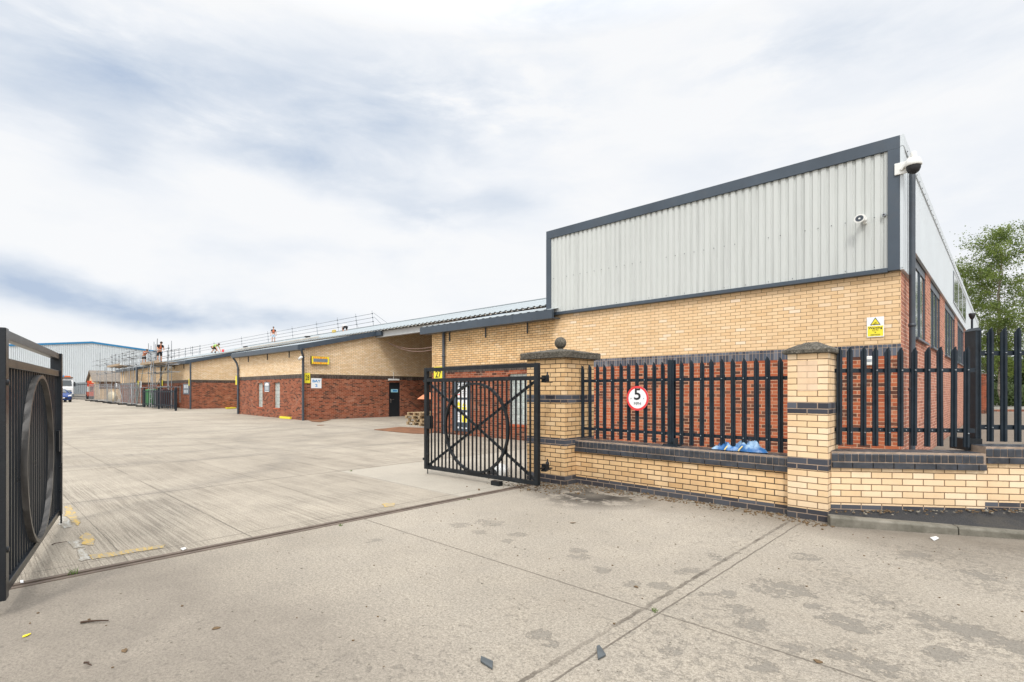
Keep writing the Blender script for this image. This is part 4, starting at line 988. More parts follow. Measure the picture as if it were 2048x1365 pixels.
# gate post and higher fence section
gpx = rl(1948, .3); gpz = 2.31
gpo = thing('fence_post', 'broad dark steel post at the end of the corner fence, topped by a small camera', 'post', (WLx, WLy, 0), angR)
b = MB(); xa = rl(1938.5, .34); xb = rl(1958.5, .27)
b.box(xa, xa+.012, .24, .42, .86, gpz-.015); b.box(xa+.012, xb-.012, .32, .335, .86, gpz-.015); b.box(xb-.012, xb, .24, .42, .86, gpz-.015); b.box(xa, xa+.05, .236, .242, .86, gpz-.02); b.box(xb-.055, xb, .236, .242, .86, gpz-.02); b.build('steel_section', M_pal, gpo)
b = MB(); b.add([(xa-.01, .23, gpz-.02), (xb+.01, .23, gpz-.02), (xb+.01, .43, gpz-.02), (xa-.01, .43, gpz-.02), (xa+.04, .25, gpz+.02), (xb-.02, .25, gpz+.02), (xb-.02, .41, gpz+.02), (xa+.04, .41, gpz+.02)], [(0, 1, 5, 4), (1, 2, 6, 5), (2, 3, 7, 6), (3, 0, 4, 7), (4, 5, 6, 7), (0, 3, 2, 1)]); b.build('post_cap', M_pal, gpo)
b = MB(); b.box(rl(1917, .34), xb+.0, .22, .5, .85, .99); b.box(rl(1930, .34), xb+.02, .2, .42, .845, .87); b.build('base_plate', M_gate, gpo)
f3 = thing('palisade_fence', 'taller dark palisade section at the right edge, past the broad post', 'fence', (WLx, WLy, 0), angR)
for u in [1978, 2005, 2033, 2061, 2090, 2121]:
    b = MB(); pale_mesh(b, rl(u, .30), .27, .955, 2.335, wd=.078); b.build('pale', M_pal, f3, fix=False)
for z in (2.02, 1.125):
    b = MB(); b.box(xb+.0, xb+1.6, .30, .306, z-.028, z+.028); b.box(xb, xb+1.6, .306, .35, z+.022, z+.028); b.build('rail', M_pal, f3)
b = Each()
for u in [1964, 1978, 2005, 2033, 2061]: bolt(b, rl(u, .3), .246, 2.02)
for u in [1964, 1978]: bolt(b, rl(u, .3), .246, 1.125)
b.build('bolt', M_galv, f3)

# blue tarpaulin lying on the coping
tx0, tx1 = PY(1424, YF-.05), PY(1531, YF-.05)
b = MB(); nx_, ny_ = 46, 16; vs = []; fs = []
rnd = random.Random(3)
for i in range(nx_):
    for j in range(ny_):
        u = i/(nx_-1); v = j/(ny_-1)
        env = math.sin(math.pi*min(1, max(0, v)))**.5*math.sin(math.pi*u)**.35
        hgt = 1.45*env*(.05+.055*math.exp(-((u-.72)/.16)**2)+.03*math.exp(-((u-.15)/.08)**2)+.022*math.sin(u*23+v*5)*1+.012*math.sin(u*47+3*v)+.01*math.sin(v*19+u*9))
        x = tx0+(tx1-tx0)*u+.03*math.sin(v*6); y = YF-.12+.24*v+.02*math.sin(u*14)
        vs.append((x, y, .75+max(0.003, hgt)))
for i in range(nx_-1):
    for j in range(ny_-1): fs.append((i*ny_+j, (i+1)*ny_+j, (i+1)*ny_+j+1, i*ny_+j+1))
b.add(vs, fs, True); tp = b.build('tarpaulin', M_tarp); tag(tp, 'crumpled blue plastic sheet lying on the wall coping under the palisade', 'tarpaulin')
b = MB()
for (a, c) in ((.30, .36), (.56, .62)):
    x = tx0+(tx1-tx0)*a; b.tube([(x, YF-.15, .757), (x+.012, YF-.13, .785), (x+.03, YF-.09, .815), (x+.02, YF-.05, .82)], .010, 6)
b.build('strap', paint('yellow_strap', (.6, .5, .22), .7), tp)

# ================================================================= GATES
def gate(name, label, hx, hy, fx, fy, z0, z1, mt_, flip=1, cross=True, stile=.075, sides=None):
    """leaf from the hinge (hx,hy) to the free end (fx,fy)"""
    ang = math.atan2(fy-hy, fx-hx); L = math.hypot(fx-hx, fy-hy)
    t = thing(name, label, 'gate', (hx, hy, 0), ang)
    h_ = z1-z0; zmid = z1-.235
    for a in (0, L-stile):
        b = MB(); b.box(a, a+stile, -stile/2, stile/2, z0, z1); b.build('stile', mt_, t, bevel=.005)
    for z in (z1-.035, zmid, z0+.035):
        b = MB(); b.box(stile, L-stile, -.032, .032, z-.033, z+.033); b.build('rail', mt_, t, bevel=.004)
    n = 26
    for k in range(1, n):
        x = stile+(L-2*stile)*k/n; b = MB(); b.box(x-.0115, x+.0115, -.0115, .0115, z0+.068, zmid-.033); b.build('bar', mt_, t)
    cx = L/2; cz = (z0+zmid)/2; ro = (zmid-z0)/2-.055
    b = MB(); m = 64; vs = []; fs = []; ri = ro-(.04 if cross else .03)
    for j in range(m):
        q = 2*math.pi*j/m
        sd0, sd1 = (.013, .055) if cross else (-.055, -.013)
        for (r, y) in ((ro, sd0), (ro, sd1), (ri, sd1), (ri, sd0)): vs.append((cx+r*math.cos(q), y, cz+r*math.sin(q)))
    for j in range(m):
        j2 = (j+1) % m
        for k in range(4): fs.append((4*j+k, 4*j2+k, 4*j2+(k+1) % 4, 4*j+(k+1) % 4))
    b.add(vs, fs); b.build('ring', mt_ if cross else paint('worn_ring', (.07, .066, .062), .35, var=.3, scale=6, spec=.5), t)
    if cross:
        b = MB(); b.bar((stile, .016*flip, z0+.07), (L-stile, .016*flip, zmid-.04), .022, .042); b.build('brace', mt_, t)
        b = MB(); b.bar((stile, .020*flip, zmid-.04), (L-stile, .020*flip, z0+.07), .022, .042); b.build('brace', mt_, t)
    b = MB(); b.box(L-stile-.10, L-.01, -.04, .04, (z0+z1)/2-.19, (z0+z1)/2+.05); b.box(L-.01, L+.03, -.012, .012, (z0+z1)/2-.09, (z0+z1)/2-.05); b.build('latch_box', mt_, t)
    b = MB(); b.tube([(L-.05-stile, -.05*flip, z0-.08), (L-.05-stile, -.05*flip, z0+.62)], .009, 8); b.box(L-.08-stile, L-.02-stile, -.06*flip, -.03*flip, z0+.28, z0+.30); b.box(L-.08-stile, L-.02-stile, -.06*flip, -.03*flip, z0+.56, z0+.58); b.build('drop_bolt', mt_, t)
    return t, L, ang
# right leaf
hx, hy = PD(1078, 8.05); fx, fy = PD(851, 9.85)
gr, Lg, ag = gate('entrance_gate', 'right black metal gate leaf with ring and crossed braces, hinged to the big pillar', hx, hy, fx, fy, .10, 2.0, M_gate, flip=-1)
for z in (zat(757, 8.2), zat(937, 8.2)):
    p0 = Vector((-.02, 0, z)); w_ = Vector((P1x0+.28, P1y0, 0))
    lx, ly = local(*PD(1100, 8.62), hx, hy, ag)
    b = MB(); b.tube([(.02, 0, z), (lx*.5, ly*.5, z)], .018, 8); b.box(lx*.5-.04, lx*.5+.04, ly*.5-.035, ly*.5+.035, z-.05, z+.05); b.lathe([(.022, -.06), (.03, -.05), (.03, .05), (.012, .07), (.012, .11)], 10, Matrix.Translation((lx*.75, ly*.75, z))); b.bar((lx*.4, ly*.4, z-.055), (lx*1.0, ly*1.0, z-.055), .09, .018); b.build('hinge', M_gate, gr)
b = MB(); b.box(Lg-.01, Lg+.05, -.02, .02, zat(763, 9.85)-.02, zat(763, 9.85)+.02); b.box(Lg-.01, Lg+.06, -.02, .02, .26, .30); b.build('stop_lug', M_gate, gr)
b = MB(); b.box(.80, .98, -.05, .05, .0, .075); b.build('support_block', M_gate, gr)
# left leaf
def shift(p, d=.052):
    a_, b_ = PD(126, 6.14), PD(18, 3.66); t_ = math.atan2(a_[1]-b_[1], a_[0]-b_[0]); return (p[0]-math.sin(t_)*d*1, p[1]+math.cos(t_)*d*1)
fx2, fy2 = shift(PD(126, 6.14)); nx2, ny2 = shift(PD(18, 3.66))
dx_, dy_ = nx2-fx2, ny2-fy2; l_ = math.hypot(dx_, dy_)
hx2, hy2 = fx2+dx_/l_*(l_+.085), fy2+dy_/l_*(l_+.085)
gl, Lg2, ag2 = gate('entrance_gate', 'left leaf of the black metal gates with worn ring, at the left edge', hx2, hy2, fx2, fy2, .115, 2.0, M_gateL, flip=1, cross=False, stile=.10)
for z in (1.62, .46):
    b = MB(); b.lathe([(.012, -.062), (.022, -.058), (.022, -.046), (.03, -.044), (.03, -.038)], 12, Matrix.Translation((.035, 0, z)), ax='y'); b.build('hinge_bolt', M_gateL, gl); b = MB(); b.lathe([(.012, .062), (.022, .058), (.022, .046), (.03, .044), (.03, .038)], 12, Matrix.Translation((.035, 0, z)), ax='y'); b.build('hinge_bolt', M_gateL, gl)

# rock and bag behind the right leaf
def lump(name, label, cat, x, y, z, sx_, sy_, sz_, m_, seed, sub=3, amp=.25):
    bm = bmesh.new(); bmesh.ops.create_icosphere(bm, subdivisions=sub, radius=1); rn = random.Random(seed)
    ph = [rn.uniform(0, 6) for _ in range(6)]
    for v in bm.verts:
        p = v.co; d = 1+amp*(math.sin(p.x*3+ph[0])*math.sin(p.y*3.3+ph[1])+.6*math.sin(p.z*5+ph[2]+p.x*4)+.35*math.sin(p.y*9+ph[3]))*.6
        v.co = Vector((p.x*sx_*d, p.y*sy_*d, max(-sz_*.55, p.z*sz_*d)))
    me = bpy.data.meshes.new(name); bm.to_mesh(me); bm.free(); me.materials.append(m_)
    for p in me.polygons: p.use_smooth = True
    o = bpy.data.objects.new(name, me); C.objects.link(o); o.location = (x, y, z+sz_*.55); tag(o, label, cat); return o
x, y = G(1000, 952); lump('sack', 'crumpled white sack on the ground behind the right gate leaf', 'sack', x, y, 0, .2, .16, .13, M_bagw, 4)
x, y = G(985, 953); lump('rubber_block', 'small black block holding the right gate leaf near its foot', 'block', x, y, 0, .12, .10, .09, M_tyre, 5, 2, .1)

# ================================================================= SIGNS AND FITTINGS
def plate(name, label, cat, M, w_, h_, m_, t_=.006, group=None):
    r = thing(name, label, cat, M.translation, group=group); r.rotation_euler = M.to_euler(); b = MB(); b.box(-w_/2, w_/2, -h_/2, h_/2, -t_, 0); b.build('sign_plate', m_, r); return r
I4 = Matrix.Identity(4)
def T(x, y, z=.003): return Matrix.Translation((x, y, z))
def rect(r, name, x0, x1, y0, y1, m_, z=.001): b = MB(); b.box(x0, x1, y0, y1, .0, z); return b.build(name, m_, r)
# 27
xa, xb = PY(868.5, Y0), PY(886, Y0); za = PY(877, Y0, 762)[1]; zb = PY(877, Y0, 734)[1]
r = plate('unit_number_sign', 'yellow sign reading 27 on the unit beside the gate', 'sign', FY_((xa+xb)/2, Y0-.02, (za+zb)/2), xb-xa, zb-za, M_yellow, .015, 'yellow unit signs')
text('unit_number', '27', .36, M_blackp, r, T(0, -.03), width=(xb-xa)*.66, bold=.006)
# 28 on the side wall, BAY 2, hazard display
ya, yb = PX(609, x28r), PX(620, x28r)
r = plate('unit_number_sign', 'yellow sign reading 28 on the unit with the BAY 2 sign', 'sign', FX_(x28r+.02, (ya+yb)/2, PX(614, x28r, 756.5)[0]*0+CAMH+(HOR-756.5)/FPX*(x28r/ray(614)[0])), yb-ya, 20.2/FPX*(x28r/ray(614)[0]), M_yellow, .015, 'yellow unit signs')
text('unit_number', '28', .36, M_blackp, r, T(0, 0), width=(yb-ya)*.66, bold=.006)
ya, yb = PX(622, x28r), PX(642.6, x28r); D = x28r/ray(632)[0]
r = plate('bay_sign', 'white sign reading BAY 2 in blue on the unit side wall', 'sign', FX_(x28r+.02, (ya+yb)/2, CAMH+(HOR-767)/FPX*D), yb-ya, 20/FPX*D, M_white)
text('bay_text', 'BAY', .19, M_bluep, r, T(0, .11), width=(yb-ya)*.80, bold=.006); text('bay_number', '2', .19, M_bluep, r, T(0, -.12), width=(yb-ya)*.24, bold=.006)
ya, yb = PX(620.5, x28r), PX(655.5, x28r); D = x28r/ray(638)[0]; zc_ = CAMH+(HOR-721.5)/FPX*D; W_ = yb-ya; H_ = 15.5/FPX*D
r = plate('message_display', 'dark display panel framed in red and yellow hazard stripes, high on the side wall', 'display', FX_(x28r+.16, (ya+yb)/2, zc_), W_, H_, M_blackp, .14)
rect(r, 'yellow_border', -W_/2+.005, W_/2-.005, -H_/2+.005, H_/2-.005, M_yellow, .003)
b = MB(); n = 9
for k in range(n):
    x0_ = -W_/2+.06+k*(W_-.12)/n; s_ = (W_-.12)/n*.5; sg_ = 1 if k < n/2 else -1
    for (ylo, yhi) in ((H_/2-.12, H_/2-.012), (-H_/2+.012, -H_/2+.12)):
        b.prism([(x0_, ylo), (x0_+s_, ylo), (x0_+s_+sg_*.05, yhi), (x0_+sg_*.05, yhi)], .0035, .0055)
b.build('hazard_stripes', M_orangep, r)
rect(r, 'screen', -W_/2+.09, W_/2-.09, -H_/2+.12, H_/2-.12, M_pcb, .008)
# floodlight/camera at the corner of unit 28
D = 27.; x_, y_, z_ = PD(612, 26.9, 716)
cm = thing('security_camera', 'small white camera on the corner beside the hazard-striped display', 'camera', (x_-.1, Y0-.12, z_))
b = MB(); b.tube([(0, .12, .06), (0, -.05, .06), (0, -.1, 0)], .02, 8); b.build('bracket', M_plasticw, cm); b = MB(); b.lathe([(.03, -.16), (.07, -.15), (.08, 0), (.06, .14), (.03, .15)], 14, Matrix.Translation((0, -.12, -.02)) @ Matrix.Rotation(R(70), 4, 'Y')); b.build('camera_body', M_plasticw, cm)
# grey sign between windows of unit 28
xa, xb = PY(529, Y0), PY(539.3, Y0); D = Y0/ray(534)[1]
r = plate('notice_sign', 'grey arched notice between the two glass block windows', 'sign', FY_((xa+xb)/2, Y0-.012, CAMH+(HOR-774.5)/FPX*D), xb-xa, 19/FPX*D, M_pcb)
b = MB(); w2 = (xb-xa)*.36; b.prism([(-w2, .09), (w2, .09), (w2, .16), (w2*.7, .22), (0, .25), (-w2*.7, .22), (-w2, .16)], .001, .003); b.box(-w2, w2, .05, .075, .001, .003)
for k in range(4): b.box(-w2*.9, w2*.9, -.02-k*.05, .0-k*.05, .001, .003)
b.box(-w2, w2, -.27, -.23, .001, .003); b.build('notice_print', M_white, r)
# dark framed sign on unit C
xa, xb = PY(366.5, Y0), PY(378.5, Y0); D = Y0/ray(372)[1]
r = plate('notice_board', 'dark notice board with pale papers beside the corner downpipe, unit behind the skip enclosure', 'sign', FY_((xa+xb)/2, Y0-.012, CAMH+(HOR-778.5)/FPX*D), xb-xa, 21/FPX*D, M_pcb)
b = MB()
for k in range(3): b.box(-.55+k*.38, -.30+k*.38, .05, .32, .001, .004); b.box(-.55+k*.38, -.34+k*.38, -.32, -.06, .001, .004)
b.build('notice_papers', M_white, r)
# other yellow unit signs (seen edge on)
for (u, v0, v1, lab, xx) in [(472.5, 752, 770, 'yellow unit sign seen side-on on the corner left of the two glass block windows', x28l-.25), (378, 758, 772, 'narrow yellow sign beside the dark notice board, seen side-on', xcr+.02), (324.8, 760.5, 772, 'yellow sign beside the downpipe under the scaffold deck', xcl-.3), (276.5, 762, 774, 'farthest yellow sign, beside the farthest downpipe', xdr+.3)]:
    D = (Y0-.05)/ray(u)[1]; wdt = .35 if xx not in (xcr+.02,) else .12
    x_ = PY(u, Y0-.05)
    plate('unit_number_sign', lab, 'sign', FY_(x_, Y0-.06, CAMH+(HOR-(v0+v1)/2)/FPX*D), {472.5: .22, 378: .16, 324.8: .34, 276.5: .42}[u], (v1-v0)/FPX*D, M_yellow, .015, 'yellow unit signs')
# white signs on the far units
x_, z_ = PY(284, Y0-.3, 769); plate('site_notice', 'white site notice fixed behind the scaffold by the farthest yellow sign', 'sign', FY_(x_, Y0-.4, z_), .62*1.0, .62, M_white)
x_, z_ = PY(235, Y0-.3, 771); plate('site_notice', 'white site notice on the farthest unit, left of the other white notice', 'sign', FY_(x_, Y0-.4, z_), .9, .45, M_white)
# info board on unit 27
xa, xb = PY(910, Y0), PY(941.5, Y0); D = Y0/ray(926)[1]; zt_ = CAMH+(HOR-764)/FPX*D; zb_ = CAMH+(HOR-863)/FPX*D
W_, H_ = xb-xa, zt_-zb_
r = plate('information_board', 'tall dark site information board with white and yellow notices behind the gate', 'sign', FY_((xa+xb)/2, Y0-.05, (zt_+zb_)/2), W_, H_, M_antr, .04)
text('board_title', 'CAPITAL\nRAILCAR', .17, M_white, r, T(0, H_/2-.19), width=W_*.66, bold=.004)
for k, y_ in enumerate((.34, -.10, -.54)):
    rect(r, 'notice_panel', -W_*.34, W_*.34, y_-.02, y_+.34, M_white, .003)
b = MB(); M3 = Matrix.Translation((-W_*.19, .50, .0045)) @ Matrix.Rotation(R(90), 4, 'X'); vs = []; 
annulus(b, .07, .10, 0); b.v = [(p[0]-W_*.19, p[2]+.50, .0045) for p in b.v]; b.build('speed_roundel', M_redp, r)
text('roundel_number', '5', .12, M_blackp, r, T(-W_*.19, .50, .0045))
b = MB()
for x0_ in (-W_*.18, W_*.17): b.prism([(x0_-.11, .02), (x0_+.11, .02), (x0_, .20)], .0035, .005); b.box(x0_-.12, x0_+.12, -.11, -.01, .0035, .005)
b.box(.02, W_*.33, -.55, -.30, .0035, .005); b.build('yellow_warning', M_yellow, r)
b = MB()
for k in range(5): b.box(.03, W_*.30, .64-k*.06, .66-k*.06, .0035, .005); b.box(-W_*.30, -.02, -.24-k*.06, -.225-k*.06, .0035, .005)
b.build('notice_lines', M_blackp, r)
rect(r, 'footer_print', -W_*.34, -W_*.18, -H_/2+.10, -H_/2+.16, M_white, .003); rect(r, 'footer_print', -.02, .05, -H_/2+.10, -H_/2+.14, M_white, .003); rect(r, 'footer_print', W_*.12, W_*.33, -H_/2+.10, -H_/2+.14, M_white, .003)
# CCTV warning sign
xa, xb = PY(1734, Y0), PY(1768.5, Y0); D = Y0/ray(1751)[1]; zt_ = CAMH+(HOR-634.5)/FPX*D; zb_ = CAMH+(HOR-674.5)/FPX*D; W_, H_ = xb-xa, zt_-zb_
r = plate('warning_sign', 'white and yellow Warning CCTV in operation sign on cream brick', 'sign', FY_((xa+xb)/2, Y0-.02, (zt_+zb_)/2), W_, H_, M_white, .008)
rect(r, 'yellow_field', -W_*.45, W_*.45, -H_*.46, H_*.05, M_yellow, .002)
b = MB(); b.prism([(-.085, H_*.10), (.085, H_*.10), (0, H_*.47)], .001, .003); b.build('triangle_edge', M_blackp, r)
b = MB(); b.prism([(-.066, H_*.10+.012), (.066, H_*.10+.012), (0, H_*.47-.022)], .003, .0045); b.build('triangle_face', M_yellow, r)
b = MB(); b.bar((-.025, H_*.17, .006), (.02, H_*.25, .006), .002, .026); b.bar((.0, H_*.16, .006), (.03, H_*.18, .006), .002, .010); b.build('camera_symbol', M_blackp, r)
text('warning_text', 'Warning', .062, M_blackp, r, T(0, -H_*.045), width=W_*.80, bold=.001)
text('warning_text', 'CCTV', .05, M_blackp, r, T(0, -H_*.17), width=W_*.36); text('warning_text', 'in', .05, M_blackp, r, T(0, -H_*.27), width=W_*.07); text('warning_text', 'operation', .05, M_blackp, r, T(0, -H_*.38), width=W_*.56)
# horn speaker
D = (Y0-.12)/ray(1730)[1]; x_, z_ = PY(1730, Y0-.12, 442)
hs = thing('horn_speaker', 'cream horn loudspeaker on the ribbed cladding', 'loudspeaker', (x_, Y0-.12, z_))
Mh = Matrix.Translation((-.03, -.14, 0)) @ Matrix.Rotation(R(-12), 4, 'Z')
b = MB(); b.lathe([(.10, -.10), (.105, -.09), (.085, -.05), (.045, .0), (.035, .04), (.05, .05), (.05, .12), (.03, .13)], 24, Mh, ax='y'); b.v = [(p[0], p[1], p[2]*.8) for p in b.v]; b.build('horn', M_plasticw, hs)
b = MB(); b.lathe([(.072, -.1015), (.02, -.1012)], 24, Mh, ax='y', cap=False); b.v = [(p[0], p[1], p[2]*.8) for p in b.v]; b.build('horn_mouth', M_pipe, hs)
b = MB(); b.box(-.03, .03, -.03, .03, -.06, .06); b.build('bracket', M_plasticw, hs)
x_, z_ = PY(1768.5, Y0-.1, 431); st = thing('alarm_sounder', 'small grey round sensor on the cladding right of the horn speaker', 'sensor', (x_, Y0-.1, z_))
b = MB(); b.lathe([(.035, 0), (.035, -.04), (.028, -.05)], 16, ax='y'); b.build('sensor_body', M_galv, st)
b = MB(); b.lathe([(.016, -.052), (.016, -.058)], 12, Matrix.Translation((0, 0, 0)), ax='y'); b.build('sensor_lens', M_dark, st)
# dome camera on bracket
x_, z_ = PY(1797, Y0-.13, 340); dc = thing('dome_camera', 'white dome camera on an arm at the top corner of the clad building', 'camera', (x_, Y0-.13, z_))
b = MB(); b.box(-.06, .17, -.03, 0, -.10, .12); b.build('wall_plate', M_plasticw, dc, bevel=.01)
ex_, ey_ = .235, -.10
b = MB(); b.bar((.05, -.02, -.03), (ex_, ey_, .19), .07, .05); b.lathe([(.04, .14), (.05, .15), (.05, .24), (.03, .25)], 16, Matrix.Translation((ex_, ey_, -.02))); b.build('arm', M_plasticw, dc, bevel=.008)
b = MB(); b.lathe([(.04, .15), (.10, .12), (.125, .05), (.13, .0), (.12, -.01)], 24, Matrix.Translation((ex_, ey_, -.02))); b.build('housing', M_plasticw, dc)
b = MB(); b.lathe([(.112, -.012), (.108, -.06), (.085, -.115), (.045, -.145), (.005, -.15)], 20, Matrix.Translation((ex_, ey_, -.02))); b.build('dome', M_blackp, dc)
# small white box on the wall right of the fence
x_, z_ = PY(1738, Y0-.1, 722); wb = thing('wall_lamp', 'small white box light on the red brick behind the corner fence', 'light', (x_, Y0, z_))
b = MB(); b.box(-.04, .06, -.14, 0, -.09, .09); b.build('lamp_box', M_plasticw, wb, bevel=.015); b = MB(); b.box(-.03, .05, -.145, -.138, -.02, .03); b.build('lamp_lens', M_galv, wb)
# camera pole far right
x_, y_, z_ = PD(1944, 12.5, 631); pc = thing('camera_pole', 'thin dark pole carrying a small black camera behind the broad post', 'camera', (x_, y_, 0))
b = MB(); b.tube([(0, 0, 0), (0, 0, z_-.05)], .022, 8); b.build('pole', M_pal, pc); b = MB(); b.lathe([(.02, -.10), (.035, -.08), (.06, -.02), (.065, .04), (.05, .05)], 12, Matrix.Translation((0, 0, z_))); b.build('camera_head', M_blackp, pc)
# small camera on unit C
x_, z_ = PY(347, Y0-.15, 735); cc = thing('security_camera', 'white camera on a dark bracket, high on the unit behind the skip enclosure', 'camera', (x_, Y0, z_)); b = MB(); b.box(-.25, .25, -.45, -.3, -.1, .05); b.build('camera_body', M_plasticw, cc); b = MB(); b.tube([(.1, -.3, 0), (.3, 0, .2)], .03, 6); b.build('bracket', M_pipe, cc)
# loose cables in the loading bay
cbx = PX(800, x28r); 
def cable(label, pts, r=.015): 
    b = MB(); b.tube(pts, r, 5); o = b.build('cable', paint('pink_grey_cable', (.30, .2, .17), .8)); tag(o, label, 'cable', 'cables slung under the bay roof'); return o
pA = Vector((x28r+.1, 17.2, 4.45)); pB = Vector((x27-.3, 15.6, 4.85))
for k, sag in enumerate((.85, 1.0)):
    pts = [pA.lerp(pB, t_/14)+Vector((0, 0, -sag*4*(t_/14)*(1-t_/14))) for t_ in range(15)]
    cable(['upper of the two sagging cables across the loading bay', 'lower of the two sagging cables across the loading bay'][k], pts)

# ================================================================= YARD OBJECTS
def pallet(label, x, y, rz, z):
    t = thing('pallet', label, 'pallet', (x, y, z), rz, 'pallets in the loading bay')
    for k in range(7): b = MB(); b.box(-.5, .5, -.6+k*.184, -.6+k*.184+.10, .122, .144); b.build('deck_board', M_pallet, t)
    for k in range(3):
        b = MB(); b.box(-.5+k*.45, -.4+k*.45, -.6, .6, .1, .122); b.build('stringer', M_pallet, t)
        b = MB()
        for j in range(3): b.box(-.5+k*.45, -.4+k*.45, -.6+j*.55, -.5+j*.55, .022, .1)
        b.build('blocks', M_pallet, t); b = MB(); b.box(-.5+k*.45, -.4+k*.45, -.6, .6, 0, .022); b.build('bottom_board', M_pallet, t)
    return t
x_, y_ = G(803, 851)
pl = pallet('bottom pallet of the near stack in the loading bay', x_+.25, y_+1.05, R(2), 0)
for ch in pl.children: pass
dup(pl, (x_+.30, y_+1.10, .146), R(0), 'second pallet up in the near stack in the loading bay')
dup(pl, (x_+.20, y_+1.02, .292), R(5), 'third pallet up in the near stack in the loading bay')
dup(pl, (x_+.27, y_+1.08, .438), R(1), 'top pallet of the near stack in the loading bay')
dup(pl, (x_+1.55, y_+.80, 0), R(-3), 'bottom pallet of the stack nearer the gate')
dup(pl, (x_+1.60, y_+.85, .146), R(3), 'top pallet of the stack nearer the gate')
def sheetobj(name, label, cat, pts, h0, h1, m_, z=None):
    b = MB(); zz = zg(sum(p[0] for p in pts)/len(pts)); b.prism(pts, zz+h0, zz+h1); o = b.build(name, m_); return tag(o, label, cat)
sheetobj('steel_plate', 'rusty brown steel road plate in front of the loading bay', 'steel plate', gp([(748, 860.5), (800, 855), (850, 857.5), (905, 861), (850, 868.5), (825, 868)]), .005, .022, M_rust)
sheetobj('steel_plate', 'small rusty plate on the ground at the corner under the 28 sign', 'steel plate', gp([(613, 841.5), (640, 839.8), (662, 842), (640, 846.5), (624, 845.5)]), .005, .02, M_rust)
sheetobj('kerb_ramp', 'yellow rubber kerb ramp at the foot of the 28 unit corner', 'kerb ramp', gp([(559, 836.5), (603, 836.5), (603, 840), (580, 841), (559, 839.5)]), .004, .11, M_yellow)
sheetobj('kerb_ramp', 'yellow rubber kerb ramp on the ground in the far loading bay', 'kerb ramp', gp([(449, 820.5), (472, 819), (472, 822), (452, 823)]), .004, .06, M_yellow)
sheetobj('kerb_ramp', 'long yellow kerb ramp beside the corner downpipe of the third unit', 'kerb ramp', gp([(374, 820), (400, 818.2), (410, 819.5), (392, 822)]), .004, .07, M_yellow)
sheetobj('drain_cover', 'small dark round cover on the yard concrete near the 28 unit', 'drain cover', [(G(641, 852)[0]+.16*math.cos(q/8*math.pi), G(641, 852)[1]+.16*math.sin(q/8*math.pi)) for q in range(16)], .004, .012, M_rust)
# orange umbrella-like canopy seen past the gate
x_, y_, z_ = PD(858, 22, 797); oc = thing('orange_hood', 'orange pointed cover showing beside the free end of the right gate leaf', 'cover', (x_, y_, 0))
b = MB(); b.lathe([(.52, z_-.03), (.30, z_+.12), (.02, z_+.26)], 10); b.build('cover', paint('faded_orange', (.65, .22, .10), .7), oc); b = MB(); b.tube([(0, 0, 0), (0, 0, z_+.2)], .03, 8); b.build('pole', M_pipe, oc)

# skip enclosure
YS = 10.35; xa, xb = PY(285, YS), PY(348, YS)
fe = thing('palisade_fence', 'black palisade fence round the green container', 'fence', (xa, YS, zg(xa)))
n = 20
for k in range(n):
    b = MB(); pale_mesh(b, (xb-xa)*k/(n-1), 0, .08, 1.48, wd=.19); b.build('pale', M_pal, fe, fix=False)
for z in (.3, 1.3): b = MB(); b.box(-.1, xb-xa+.1, .02, .07, z-.04, z+.04); b.build('rail', M_pal, fe)
for x_ in (0, (xb-xa)*.5, xb-xa): b = MB(); b.box(x_-.06, x_+.06, .05, .17, -.1, 1.62); b.build('post', M_pal, fe)
x_, y_ = PD(304, 47.0); gs = thing('green_bin', 'bright green wheeled container behind the black palisade', 'bin', (PY(304, 11.2), 11.2, zg(-55)))
b = MB(); b.add([(-.75, -.3, .12), (.75, -.3, .12), (.75, .3, .12), (-.75, .3, .12), (-1.15, -.35, 1.3), (1.15, -.35, 1.3), (1.15, .32, 1.3), (-1.15, .32, 1.3)], [(0, 3, 2, 1), (0, 1, 5, 4), (1, 2, 6, 5), (2, 3, 7, 6), (3, 0, 4, 7), (4, 5, 6, 7)]); b.build('bin_body', M_green, gs, bevel=.04)
b = MB(); b.prism([(-.36, 1.3), (.33, 1.3), (.25, 1.45), (0, 1.52), (-.28, 1.45)], -1.15, 1.15, 'x'); b.build('lid', M_green, gs)
for sx_ in (-.6, .6): b = MB(); b.lathe([(.1, -.03), (.1, .03)], 12, Matrix.Translation((sx_, -.2, .1)), ax='y'); b.build('wheel', M_tyre, gs)
gs2 = dup(gs, (PY(326, 11.2), 11.2, zg(-51)), None, 'dark maroon wheeled container beside the green one')
for ch in gs2.children:
    if ch.name.startswith(('bin_body', 'lid')):
        ch.data = ch.data.copy(); ch.data.materials[0] = paint('maroon_plastic_'+ch.name[:3], (.06, .012, .012), .5)

